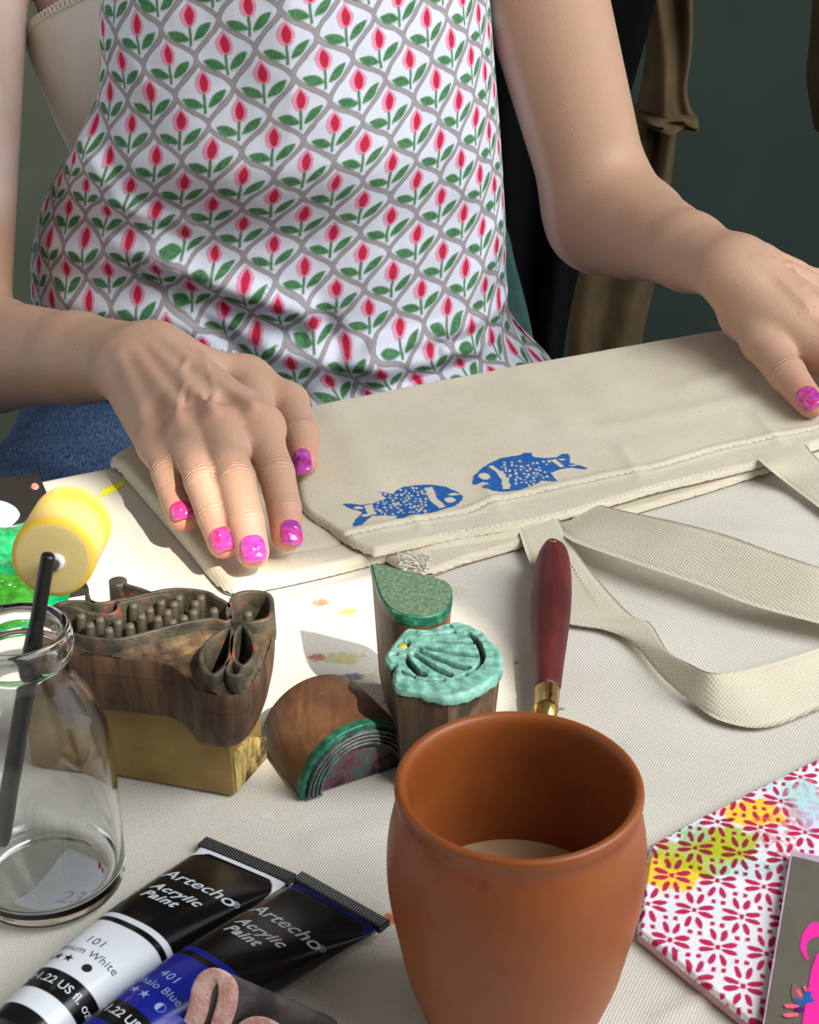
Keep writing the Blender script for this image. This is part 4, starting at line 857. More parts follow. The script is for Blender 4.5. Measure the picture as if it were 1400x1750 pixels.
def stars(P):
    q = (P-o0)@Mi.T; i = np.round(q); best = np.full(len(P), 1e9); pet = np.full(len(P), 1e9)
    ux = lu/np.linalg.norm(lu); uy = np.array([-ux[1], ux[0]]); Lx = np.linalg.norm(lu); Ly = abs(lw@uy)
    jit = (noise2(P, 420, 5, 2)-.5)*.0006; jx = (noise2(P, 420, 8, 2)-.5)*.0006
    for di in (-1, 0, 1):
        for dj in (-1, 0, 1):
            c = i+np.array([di, dj]); d = P-(o0+np.outer(c[:, 0], lu)+np.outer(c[:, 1], lw)); x = d@ux+jx; y = d@uy+jit
            x = x/(Lx*.5); y = y/(Ly*.98)
            b = np.maximum(np.abs(x)-.10, np.abs(y)-.07)                         # centre square
            for sx_ in (-1, 1):
                for sy_ in (-1, 1):
                    # side petals
                    u_ = x*sx_; v_ = y*sy_; L_ = (u_-.48)*.98+(v_-.11)*.2; K_ = -(u_-.52)*.12+(v_-.105)*.98
                    b = np.minimum(b, np.sqrt((L_/.34)**2+(K_/(.078*(.75+.5*np.clip(u_, 0, 1))))**2)*.1-.1)
                    L_ = (v_-.37)*.93+(u_-.23)*.30; K_ = -(v_-.37)*.62+(u_-.23)*.93
                    b = np.minimum(b, np.sqrt((L_/.19)**2+(K_/.13)**2)*.1-.1)
                    b = np.minimum(b, np.maximum(np.abs(u_-.30)-.10, np.abs(v_-.74)-.055) if False else np.maximum(np.abs(u_-.79)-.10, np.abs(v_-.345)-.062))
            pet = np.minimum(pet, b)
    return pet
pet = stars(P); red_m = 1-sstep(-.012, .012, pet)
wh = np.array(lin(232, 228, 234)); rd = np.array(lin(186, 40, 84)); col = np.tile(wh, (len(P), 1))*(0.96+.06*noise2(P, 300, 2)[:, None])
def gpx(px, py, rx, ry):
    c = W(px, py, ZM)[:2]; sx_ = rx*.56/2800; sy_ = ry*.56/2800/.62; q = (P-c)/np.array([sx_, sy_]); return np.linalg.norm(q, axis=1)+(noise2(P, 220, 3)-.5)*.9
def over(c, m, k): m = (np.clip(m, 0, 1)*k)[:, None]; return c*(1-m)+np.array(c.shape[0]*[0]) [:, None]*m if False else c*(1-m)
def tint(c, colr, m): m = np.clip(m, 0, 1)[:, None]; return c*(1-m)+np.array(colr)*m
yl = lin(248, 200, 22); yg = lin(176, 186, 30); tl = lin(150, 208, 206)
for (px, py, rx, ry, cc, k) in [(1290, 1388, 70, 26, yl, .95), (1150, 1490, 62, 32, yl, .95), (1235, 1440, 80, 30, yg, .95), (1200, 1458, 85, 38, yg, .85), (1175, 1425, 40, 18, tl, .4), (1280, 1485, 70, 16, tl, .45), (1370, 1370, 55, 40, tl, .65), (1310, 1345, 20, 10, tl, .5), (1395, 1400, 40, 30, lin(196, 206, 232), .6)]:
    col = tint(col, cc, (1-sstep(.75, 1.1, gpx(px, py, rx, ry)))*k)
dk = rd*np.ones((len(P), 1)); g_ = 1-sstep(.7, 1.1, gpx(1220, 1450, 110, 55)); dk = tint(dk, lin(120, 40, 40), g_*.7)
fade = 1-.8*(1-sstep(.5, 1.1, gpx(1385, 1375, 50, 45))); col = col*(1-(red_m*fade)[:, None])+dk*(red_m*fade)[:, None]
for (px, py, rx, ry, cc, k) in [(1330, 1435, 45, 40, lin(190, 34, 50), .55), (1300, 1400, 22, 8, lin(232, 96, 40), .7), (1158, 1622, 8, 8, lin(60, 60, 130), .8), (1202, 1655, 9, 8, lin(60, 110, 190), .8), (1312, 1490, 14, 10, lin(60, 64, 84), .5), (1350, 1395, 40, 30, lin(210, 100, 120), .5)]:
    col = tint(col, cc, (1-sstep(.6, 1.1, gpx(px, py, rx, ry)))*k*sstep(.42, .62, noise2(P, 520, 12)))
ins = sdpoly(P, mp); F = grid_faces(len(xs), len(ys)); F = F[(ins[F] < .0002).all(1)]; used = np.unique(F); re = np.zeros(len(P), int); re[used] = np.arange(len(used))
zm = ZM + (noise2(P[used], 90, 4)-.5)*.0008 - .0015*sstep(-.0015, 0, ins[used])
me = mesh_from('printed_face', np.c_[P[used], zm], re[F]); set_col(me, col[used]); add('printed_face', me, M['mat_print'], mat_o)
mpi = mp.mean(0)+(mp-mp.mean(0))*.997
prism('felt_backing', [(mpi, .0012), (mpi, ZM-.0014)], M['mat_edge'], mat_o, False)

plate = tag(empty('painted_plate', tuple(W(1360, 1600))), 'flat grey plate with pink painted shapes lying on the printed mat', 'plate')
ZP = .0100; pp = np.array([W(a_, b_, ZP)[:2] for a_, b_ in [(1352, 1453), (1302, 1760), (1290, 1830), (1600, 1850), (1600, 1505), (1400, 1463)]])
prism('plate_body', [(pp, ZM+.0006), (pp, ZP)], M['plate_border'], plate, False)
pin = np.array([W(a_, b_, ZP+.0001)[:2] for a_, b_ in [(1355, 1463), (1307, 1755), (1296, 1828), (1600, 1850), (1600, 1517), (1400, 1474)]])
prism('plate_face', [(pin, ZP-.0005), (pin, ZP+.0002)], M['plate_grey'], plate, False)
def cq(pts): return np.array([W(1280+a_/5.3, 1420+b_/5.3, ZP)[:2] for a_, b_ in pts])
SHAPES = [0]
def shape(name, pts, colr, alpha=1.0, n_=4):
    SHAPES[0] += 1; zk = ZP+.0002+.00006*SHAPES[0]; zfp = lambda P: np.full(len(P), zk); poly = cr(cq(pts), n_, True); patch(name, lambda P: sdpoly(P, poly)+(noise2(P, 900, 1)-.5)*.0002, poly.min(0)-.001, poly.max(0)+.001, .00035, zfp, lin(*colr), plate, .0002, lambda P: alpha*np.ones(len(P)))
shape('painted_ring', [(560, 845), (500, 920), (470, 1000), (468, 1080), (500, 1150), (535, 1185), (545, 1165), (520, 1110), (525, 1040), (560, 990), (620, 970), (700, 960), (760, 900), (700, 850), (620, 838)], (240, 46, 160))
shape('painted_body', [(660, 1110), (615, 1130), (590, 1200), (560, 1290), (540, 1420), (515, 1560), (498, 1660), (490, 1800), (600, 1900), (800, 1800), (800, 1200)], (240, 44, 156))
shape('painted_body', [(400, 1390), (385, 1470), (410, 1560), (470, 1570), (500, 1500), (450, 1430)], (130, 100, 100), .9)
shape('painted_blue', [(415, 1525), (470, 1545), (500, 1530), (505, 1465), (560, 1470), (565, 1520), (595, 1555), (520, 1575), (450, 1592)], (34, 90, 170), 1.0, 2)
shape('painted_stick', [(425, 1455), (450, 1450), (480, 1500), (460, 1520)], (250, 96, 120), 1, 2); shape('painted_stick', [(490, 1420), (510, 1425), (530, 1460), (505, 1465)], (250, 96, 120), 1, 2)
shape('painted_stick', [(318, 1590), (340, 1585), (445, 1592), (445, 1615), (340, 1622)], (250, 100, 124), 1, 2); shape('painted_stick', [(306, 1682), (340, 1670), (440, 1662), (440, 1695), (340, 1705)], (250, 100, 124), 1, 2)
shape('painted_purple', [(420, 1625), (490, 1612), (498, 1650), (440, 1665)], (84, 30, 104), 1, 2)
# ------------------------------------------------------------------ things in the dark behind the person
def drape(name, left, right, Y0, amp, folds, mat, parent=None, thick=.03, seed=0, nu=90, nv=90):
    """hanging cloth between two upright outlines (points in the picture at distance Y0), folded in depth"""
    Lp = resample(cr([WY(a_, b_, Y0) for a_, b_ in left], 8), nv); Rp = resample(cr([WY(a_, b_, Y0) for a_, b_ in right], 8), nv)
    u = np.linspace(0, 1, nu)[:, None, None]; S = Lp[None]*(1-u)+Rp[None]*u; uu = u[:, 0, 0][:, None]; vv = np.linspace(0, 1, nv)[None]
    wob = np.sin(uu*folds*2*math.pi+seed+1.2*np.sin(vv*3+seed))*amp*(.4+.6*vv) + .5*amp*np.sin(uu*folds*4.7+vv*5+seed)
    edge = thick*.5*np.sqrt(np.clip(1-(2*uu-1)**6, 0, 1))
    A_ = S.copy(); A_[..., 1] += wob-edge; B = S.copy(); B[..., 1] += wob+edge
    V = np.vstack([A_.reshape(-1, 3), B.reshape(-1, 3)]); F = grid_faces(nu, nv); k = nu*nv
    cap = np.array([(i*nv, k+i*nv, k+(i+1)*nv, (i+1)*nv) for i in range(nu-1)]+[((i+1)*nv-1, (i+2)*nv-1, k+(i+2)*nv-1, k+(i+1)*nv-1) for i in range(nu-1)])
    return add(name, mesh_from(name, V, np.vstack([F, F[:, ::-1]+k, cap])), mat, parent)
blackc = tag(drape('black_coat', [(800, -160), (810, 200), (850, 620), (860, 900)], [(1150, -160), (1105, 60), (1000, 430), (962, 640), (950, 900)], 1.52, .012, 2.2, M['black_cloth'], None, .05, 1), 'black coat hanging in the shadow behind the bent arm', 'coat')
kc = tag(empty('khaki_coat', tuple(WY(1090, 900, 1.66))), 'khaki brown coat hanging against the dark green wall', 'coat')
drape('sleeve', [(1075, -160), (1105, 60), (1092, 200), (1100, 210)], [(1180, -160), (1180, 60), (1172, 150), (1190, 208)], 1.62, .010, 1.6, M['khaki_cloth'], kc, .05, 2)
drape('coat_panel', [(1085, 180), (1060, 300), (990, 440), (968, 640), (960, 900)], [(1160, 180), (1150, 300), (1125, 470), (1095, 620), (1070, 900)], 1.68, .012, 1.8, M['khaki_cloth'], kc, .05, 4)
drape('sleeve_cuff', [(1093, 196), (1096, 212)], [(1190, 196), (1193, 214)], 1.60, .008, 1.6, M['khaki_cloth'], kc, .055, 2)
tag(drape('brown_garment', [(1398, -160), (1388, 60), (1384, 140), (1396, 225)], [(1560, -160), (1560, 60), (1560, 140), (1560, 225)], 1.7, .012, 2.0, M['khaki_cloth'], None, .05, 3), 'edge of a brown garment hanging at the upper right', 'garment')

chair = tag(empty('chair', (-.12, 1.28, -.74)), 'teal upholstered chair behind the seated person', 'chair')
V = []; 
bp = cr(np.array([WY(a_, b_, 1.30)[[0, 2]] for a_, b_ in [(140, 640), (170, 420), (250, 300), (500, 260), (760, 300), (856, 380), (885, 470), (912, 580), (930, 700)]]), 8)
bp = np.vstack([bp, [[bp[-1][0], -.30], [bp[0][0], -.30]]])
st = [np.c_[bp[:, 0], np.full(len(bp), y_), bp[:, 1]] for y_ in (1.275, 1.270, 1.32, 1.315)]; cc = bp.mean(0)
st[0] = np.c_[cc[0]+(bp[:, 0]-cc[0])*.97, np.full(len(bp), 1.270), cc[1]+(bp[:, 1]-cc[1])*.97]; st[1] = np.c_[bp[:, 0], np.full(len(bp), 1.276), bp[:, 1]]; st[3] = np.c_[cc[0]+(bp[:, 0]-cc[0])*.97, np.full(len(bp), 1.326), cc[1]+(bp[:, 1]-cc[1])*.97]
V, F = smooth_loops(st); add('backrest', mesh_from('backrest', V, F), M['chair_teal'], chair)
add('seat', box_mesh('seat', (-.33, .86, -.36), (.12, 1.265, -.288), .02, 4), M['chair_teal'], chair)
for x, y in ((-.30, .89), (.09, .89), (-.30, 1.28), (.09, 1.28)): add('leg', box_mesh('leg', (x-.016, y-.016, -.74), (x+.016, y+.016, -.35), .003), M['chair_wood'], chair)

# ------------------------------------------------------------------ the person: one continuous skin surface from a distance field
def cone(P, a, b, r1, r2):
    ba = b-a; pa = P-a; t = np.clip((pa@ba)/(ba@ba), 0, 1); return np.linalg.norm(pa-np.outer(t, ba), axis=1)-(r1+(r2-r1)*t)
def smin(a, b, k): h = np.clip(.5+.5*(b-a)/k, 0, 1); return b*(1-h)+a*h-k*h*(1-h)
def ellipsoid(P, c, r, R=None):
    q = P-c
    if R is not None: q = q@R
    k0 = np.linalg.norm(q/r, axis=1); return (k0-1)*min(r)
BAGZ = .0125
# --- hand resting on the bag (fingers towards the viewer)
def J(px, py, z): return W(px, py, z)
H1 = dict(
    wrist=J(243, 618, .046),
    fingers=[  # mcp, pip, dip, tip centre, radii, nail roll
        ('little', [J(268, 752, .034), J(287, 806, .030), J(300, 848, .0235), J(312, 884, .0195)], [.0102, .0088, .0082, .0076], .0),
        ('ring', [J(318, 735, .045), J(346, 824, .037), J(366, 882, .0275), J(382, 928, .0200)], [.0108, .0092, .0084, .0077], .15),
        ('middle', [J(372, 724, .050), J(404, 820, .040), J(421, 892, .0295), J(432, 943, .0205)], [.0112, .0097, .0088, .0080], .0),
        ('index', [J(440, 722, .048), J(472, 808, .038), J(486, 870, .0280), J(490, 916, .0202)], [.0110, .0094, .0084, .0076], -.45)],
    thumb=([J(420, 655, .030), J(492, 690, .026), J(515, 745, .0250), J(520, 792, .0215)], [.0135, .0112, .0098, .0070]))
# --- hand at the far end of the bag
H2 = dict(
    wrist=J(1252, 462, .063),
    fingers=[
        ('index', [J(1415, 592, .036), J(1478, 640, .032), J(1520, 680, .025), J(1548, 706, .020)], [.0115, .0092, .0082, .0074], 0),
        ('middle', [J(1436, 552, .044), J(1512, 600, .037), J(1560, 640, .028), J(1590, 668, .021)], [.0112, .0092, .0084, .0076], 0),
        ('ring', [J(1428, 516, .046), J(1506, 552, .037), J(1556, 588, .028), J(1588, 614, .021)], [.0108, .0088, .0080, .0074], 0),
        ('little', [J(1405, 492, .044), J(1470, 514, .036), J(1512, 538, .027), J(1538, 556, .020)], [.0098, .0079, .0072, .0066], 0)],
    thumb=([J(1278, 534, .042), J(1304, 586, .0330), J(1346, 640, .0270), J(1386, 690, .0212)], [.0150, .0118, .0108, .0082]))
EL1 = WY(-88, 600, 1.00); SH1 = WY(-62, -330, 1.13); EL2 = WY(1030, 368, 1.12); SH2 = WY(862, -270, 1.13)
TC = np.array([-.10, 1.13])
def hand_sdf(P, H, fore, far_hand):
    w = H['wrist']; d = None; carp = []
    mc = [f[1][0] for f in H['fingers']]; mid = (mc[1]+mc[2])/2; ax = (mid-w)/np.linalg.norm(mid-w)
    side = mc[0]-mc[3]; side -= ax*(side@ax); side /= np.linalg.norm(side); up = np.cross(ax, side); up = up if up[2] > 0 else -up
    # palm: metacarpals fanning from the wrist
    wid = [.014, .005, -.005, -.013] if True else 0
    for k, (nm, js, rs, _) in enumerate(H['fingers']):
        c0 = w+side*wid[k]*.85+ax*.004; dd = cone(P, c0, js[0]-up*.004, .0150, rs[0]*1.12); d = dd if d is None else smin(d, dd, .012)
        # tendon ridge
        dd = cone(P, c0+up*.0160+ax*.012, js[0]+up*(rs[0]-.0022), .0018, .0036); d = smin(d, dd, .005)
        # knuckle
    # dips between knuckles
    for k in range(3):
        g = (mc[k]+mc[k+1])/2+up*.0128-ax*.010; d = -smin(-d, cone(P, g, g+ax*.012-up*.001, .0048, .0048), .009)
        wa, wb_ = [H['fingers'][q][1][0]*.60+H['fingers'][q][1][1]*.40-up*.0025 for q in (k, k+1)]; d = smin(d, cone(P, wa, wb_, .0062, .0062), .008)
    tj, tr = H['thumb']
    # thenar side and web
    sg = 1 if far_hand else -1; th = smin(cone(P, w+side*.010*sg+ax*.012, tj[0], .0150, tr[0]), cone(P, tj[0], tj[1], tr[0], tr[1]), .008)
    web = cone(P, tj[0], mc[3]-up*.006, .0120, .0090) if not far_hand else cone(P, tj[0], mc[0]-up*.008, .0140, .0090)
    d = smin(d, smin(th, web, .010), .010)
    # fingers, each a chain of its own so that neighbours stay apart
    fu = np.full(len(P), 1e3)
    for nm, js, rs, _ in H['fingers']:
        f = cone(P, js[0]-up*.002, js[1], rs[0]*.90, rs[1]*.97); f = smin(f, cone(P, js[1], js[2], rs[1]*.97, rs[2]), .0016); f = smin(f, cone(P, js[2], js[3], rs[2], rs[3]), .0012)
        # pad of the fingertip and middle joint fullness
        # skin folds over the joints
        fa = (js[1]-js[0])/np.linalg.norm(js[1]-js[0]); s = (P-js[1])@fa; r_ = np.linalg.norm(P-js[1], axis=1)
        dors = np.clip(((P-js[1])@up)/.008, 0, 1); f = f+.00035*np.cos(s*2*math.pi/.0026)*np.exp(-(s/.0042)**2)*dors
        fb = (js[3]-js[2])/np.linalg.norm(js[3]-js[2]); s = (P-js[2])@fb; dors = np.clip(((P-js[2])@up)/.007, 0, 1); f = f+.00022*np.cos(s*2*math.pi/.0022)*np.exp(-(s/.003)**2)*dors
        fu = smin(fu, f, .0014)
    d = smin(d, fu, .0065)
    t = cone(P, tj[1], tj[2], tr[1], tr[2]); t = smin(t, cone(P, tj[2], tj[3], tr[2], tr[3]), .002)
    ta = (tj[3]-tj[1])/np.linalg.norm(tj[3]-tj[1]); s = (P-tj[2])@ta; t = t+.0003*np.cos(s*2*math.pi/.0028)*np.exp(-(s/.004)**2)
    d = smin(d, t, .0055)
    # veins on the back of the hand
    for a_, b_, c_ in H.get('veins', []):
        d = smin(d, cone(P, a_-up*.0011, b_-up*.0011, c_, c_*.8), .0028)
    return d
def hit(px, py, f, t0=.6, t1=1.2):             # first point of a surface seen in a direction
    d = ray(px, py); t = t0
    for _ in range(200):
        v = f(np.array([[d[0]*t, d[1]*t, CAMH+d[2]*t]]))[0]
        if v < .0002 or t > t1: break
        t += v*.7
    return np.array([d[0]*t, d[1]*t, CAMH+d[2]*t])
def veins(H, fr, lines):
    f = lambda P: hand_sdf(P, H, None, fr); out = []
    for pts, r in lines:
        q = [hit(a_, b_, f) for a_, b_ in pts]; out += [(q[k], q[k+1], r) for k in range(len(q)-1) if np.linalg.norm(q[k]-q[k+1]) < .04]
    H['veins'] = out
veins(H1, False, [([(318, 612), (309, 632), (316, 655), (305, 680), (303, 702), (309, 725)], .0011), ([(316, 655), (330, 668), (322, 690)], .0009), ([(362, 645), (366, 668), (358, 690), (368, 705)], .0010), ([(395, 650), (420, 668), (430, 690)], .0008), ([(345, 600), (352, 625), (362, 645)], .0008)])
veins(H2, True, [([(1290, 440), (1330, 446), (1355, 452), (1385, 475)], .0009), ([(1355, 452), (1375, 490)], .0008)])
def forearm(P, el, w, r0, rm, rw, side):
    a = w-el; L = np.linalg.norm(a); a = a/L; s = np.cross(a, [0, 0, 1.0]); s /= np.linalg.norm(s)
    m = el+a*L*.26+s*.002*side; q = el+a*L*.70
    d = smin(cone(P, el, m, r0, rm), cone(P, m, q, rm, rm*.34+rw*.60), .010)
    d = smin(d, cone(P, q, w, rm*.34+rw*.60, rw*.88), .008)
    d = smin(d, cone(P, q+s*.003, w+s*.0080, rw*.80, rw*.68), .007); d = smin(d, cone(P, q-s*.003, w-s*.0080, rw*.80, rw*.68), .007)
    return d
def body_sdf(P):
    D = np.full(len(P), 1.0)
    def sub(lo, hi, f):
        m = np.all((P > lo) & (P < hi), axis=1)
        if m.any(): D[m] = np.minimum(D[m], 1.0)
        return m
    # torso, shoulders, neck
    q = P.copy(); q[:, 1] = TC[1]+(q[:, 1]-TC[1])*1.45
    t = cone(q, np.array([TC[0]-.005, TC[1], -.125]), np.array([TC[0]-.01, TC[1], -.02]), .135, .112)
    t = smin(t, cone(q, np.array([TC[0]-.01, TC[1], -.02]), np.array([TC[0]-.03, TC[1], .20]), .112, .120), .03)
    t = smin(t, cone(P, SH1+np.array([.05, .01, .0]), SH2+np.array([-.05, .01, .0]), .055, .055), .06)
    t = smin(t, cone(P, np.array([-.11, 1.14, .30]), np.array([-.115, 1.12, .44]), .055, .050), .05)
    D = t/1.25
    # arms
    a1 = smin(cone(P, SH1, EL1, .046, .0385), np.linalg.norm(P-SH1, axis=1)-.054, .03)
    a1 = smin(a1, forearm(P, EL1, H1['wrist'], .037, .0355, .0232, 1), .022)
    a2 = smin(cone(P, SH2, EL2, .045, .0365), np.linalg.norm(P-SH2, axis=1)-.054, .03)
    a2 = smin(a2, forearm(P, EL2, H2['wrist'], .0345, .0335, .0215, -1), .026)
    D = smin(D, np.minimum(a1, a2), .012)
    for H, fr in ((H1, False), (H2, True)):
        pts = np.vstack([H['wrist']]+[np.array(f[1]) for f in H['fingers']]+[np.array(H['thumb'][0])]); lo = pts.min(0)-.05; hi = pts.max(0)+.05
        m = np.all((P > lo) & (P < hi), axis=1)
        if m.any(): D[m] = smin(D[m], hand_sdf(P[m], H, None, fr), .012)
    return D
def net(f, lo, hi, h0, levels, slack=1.25):
    n = np.ceil((np.array(hi)-lo)/h0).astype(int); I = np.stack(np.meshgrid(*[np.arange(k) for k in n], indexing='ij'), -1).reshape(-1, 3); h = h0
    lo = np.array(lo, float)
    for l in range(levels+1):
        d = f(lo+(I+.5)*h); I = I[np.abs(d) < h*.87*slack+.0006]
        if l < levels: I = (I[:, None]*2+np.array([[a, b, c] for a in (0, 1) for b in (0, 1) for c in (0, 1)])[None]).reshape(-1, 3); h /= 2
    B = 1 << 20; key = lambda A: (A[:, 0].astype(np.int64)*B+A[:, 1])*B+A[:, 2]
    off = np.array([[a, b, c] for a in (0, 1) for b in (0, 1) for c in (0, 1)])
    C = (I[:, None]+off[None]).reshape(-1, 3); uk, idx, inv = np.unique(key(C), return_index=True, return_inverse=True)
    dv = f(lo+C[idx]*h); s = dv[inv].reshape(-1, 8); act = (s < 0).any(1) & (s >= 0).any(1); I = I[act]; s = s[act]
    acc = np.zeros((len(I), 3)); cnt = np.zeros(len(I)); E = [(a, b) for a in range(8) for b in range(a+1, 8) if bin(a ^ b).count('1') == 1]
    for a, b in E:
        m = (s[:, a] < 0) != (s[:, b] < 0); t = np.where(m, s[:, a]/np.where(m, s[:, a]-s[:, b], 1), 0); p = off[a]+np.outer(t, off[b]-off[a]); acc += p*m[:, None]; cnt += m
    V = lo+(I+acc/cnt[:, None])*h
    k = key(I); o = np.argsort(k); ks = k[o]; Q = []
    def find(A):
        kk = key(A); j = np.clip(np.searchsorted(ks, kk), 0, len(ks)-1); return np.where(ks[j] == kk, o[j], -1)
    for ax, cb in ((0, 4), (1, 2), (2, 1)):
        m = (s[:, 0] < 0) != (s[:, cb] < 0); A = I[m]; b = np.zeros(3, int); c = np.zeros(3, int); b[(ax+1) % 3] = 1; c[(ax+2) % 3] = 1
        q = np.stack([find(A), find(A-b), find(A-b-c), find(A-c)], 1); fl = s[m, 0] < 0; q = np.where(fl[:, None], q, q[:, ::-1]); Q.append(q[(q >= 0).all(1)])
    return V, np.vstack(Q)
V, F = net(body_sdf, (-.40, .60, -.36), (.40, 1.30, .46), .0128, 3)
me = mesh_from('person', V, F)
# skin attributes: painted shade on forearms and hands, reddish knuckles and fingertips, moles
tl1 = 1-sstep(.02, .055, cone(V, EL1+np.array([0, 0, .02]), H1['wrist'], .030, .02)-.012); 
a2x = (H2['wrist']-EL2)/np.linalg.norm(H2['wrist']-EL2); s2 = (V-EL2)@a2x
arm_shadev = np.where(V[:, 0] > -.02, sstep(-.004, .006, s2-.012+(V[:, 2]-EL2[2])*.0), np.clip(tl1+(V[:, 1] < .9), 0, 1))
redv = np.zeros(len(V)); 
for H in (H1, H2):
    for nm, js, rs, _ in H['fingers']+[('thumb', H['thumb'][0], H['thumb'][1], 0)]:
        for j, k, wd in ((0, .35, .009), (1, .30, .007), (3, .9, .011)): redv = np.maximum(redv, k*np.exp(-(np.linalg.norm(V-js[j], axis=1)/wd)**2*.7))
mol = np.zeros(len(V))
for p, r in ((WY(155, 617, .93), .0016), (WY(35, 548, .97), .0015), (WY(1330, 471, .97), .0018), (WY(1145, 404, 1.03), .0013), (WY(1190, 372, 1.02), .0011), (WY(100, 640, .93), .0012)):
    j = np.argmin(((V-p)**2).sum(1)); mol = np.maximum(mol, 1-sstep(r*.5, r, np.linalg.norm(V-V[j], axis=1)))
csv = np.zeros(len(V)); cmv = np.zeros(len(V))
for H in (H1, H2):
    for nm, js, rs, _ in H['fingers']+[('thumb', H['thumb'][0], H['thumb'][1], 0)]:
        for j, k, wd in (((1, 1.0, .0045), (2, .6, .0032)) if nm != 'thumb' else ((2, .8, .0045),)):
            a_ = js[j+1]-js[j-1]; a_ /= np.linalg.norm(a_); q = V-js[j]; s1 = q@a_; rr_ = np.linalg.norm(q-np.outer(s1, a_), axis=1); m_ = k*np.exp(-(s1/wd)**2)*(rr_ < rs[j]*1.25)*sstep(-.002, .004, q[:, 2]); b_ = m_ > cmv; csv[b_] = s1[b_]; cmv[b_] = m_[b_]
set_val(me, csv, 'cs'); set_val(me, cmv, 'cm')
set_val(me, arm_shadev, 'tan'); set_val(me, redv, 'red'); set_val(me, mol, 'mole')
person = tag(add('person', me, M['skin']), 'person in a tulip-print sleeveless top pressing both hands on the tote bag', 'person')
# fingernails
def nail(js, r, roll, up0, mat, wid=.88, length=.0125, beads=3, seed=0, fwd=.0):
    ax = js[3]-js[2]; ax /= np.linalg.norm(ax); up = np.array(up0, float); up -= ax*(up@ax); up /= np.linalg.norm(up); sd_ = np.cross(ax, up)
    up, sd_ = up*math.cos(roll)+sd_*math.sin(roll), sd_*math.cos(roll)-up*math.sin(roll)
    nu, nv = 26, 30; V = []; rr = random.Random(seed); bd = [(rr.uniform(-.5, .5), rr.uniform(-.6, .6), rr.uniform(.0012, .0022)) for _ in range(beads)]
    for i in range(nu):
        for j in range(nv):
            a, b = -1+2*i/(nu-1), -1+2*j/(nv-1)
            k = (abs(a)**3.2+abs(b)**3.2)**(1/3.2); m = max(abs(a), abs(b)); f = (m/k if k > 1e-6 else 1); a2, b2 = a*f, b*f       # rounded rectangle
            th = a2*wid*.95; L = b2*length/2; e = max(abs(a), abs(b)); hgt = .00115*math.sqrt(max(0, 1-e**6))-.0003
            for (x, y, q) in bd: hgt += .0009*math.exp(-(((a2-x)*r*wid)**2+((b2-y)*length/2)**2)/(q*.6)**2)
            R = r*1.02+hgt; dip = -.0016*(b2 > .2)*(b2-.2)**2
            V.append(js[3]+ax*(L+r*.22+fwd)+up*(R*math.cos(th)+dip)+sd_*(R*math.sin(th)))
    F = grid_faces(nu, nv); me = mesh_from('fingernail', np.array(V), F); bm = bmesh.new(); bm.from_mesh(me); r_ = bmesh.ops.extrude_edge_only(bm, edges=[e for e in bm.edges if e.is_boundary])
    for v in [g for g in r_['geom'] if isinstance(g, bmesh.types.BMVert)]: v.co -= Vector(up*.0012)
    bmesh.ops.recalc_face_normals(bm, faces=bm.faces); bm.to_mesh(me); bm.free(); me.polygons.foreach_set('use_smooth', np.ones(len(me.polygons), bool))
    return add('fingernail', me, M[mat], person)
for k, (nm, js, rs, rl) in enumerate(H1['fingers']): nail(js, rs[3], rl, (0, -.25, 1), ['nail_polish_pink', 'nail_polish_pink', 'nail_polish', 'nail_polish'][k], .86, [.0105, .0122, .0135, .0130][k], 3, k+1)
nail(H1['thumb'][0], H1['thumb'][1][3], 0, (-.12, -.75, .62), 'nail_polish_purple', .85, .0195, 5, 11, .0045)
nail(H2['thumb'][0], H2['thumb'][1][3], .25, (-.15, -.35, .85), 'nail_polish', .90, .0165, 6, 12)
for k, (nm, js, rs, rl) in enumerate(H2['fingers']): nail(js, rs[3], rl, (0, 0, 1), 'nail_polish', .86, .0120, 3, 20+k)

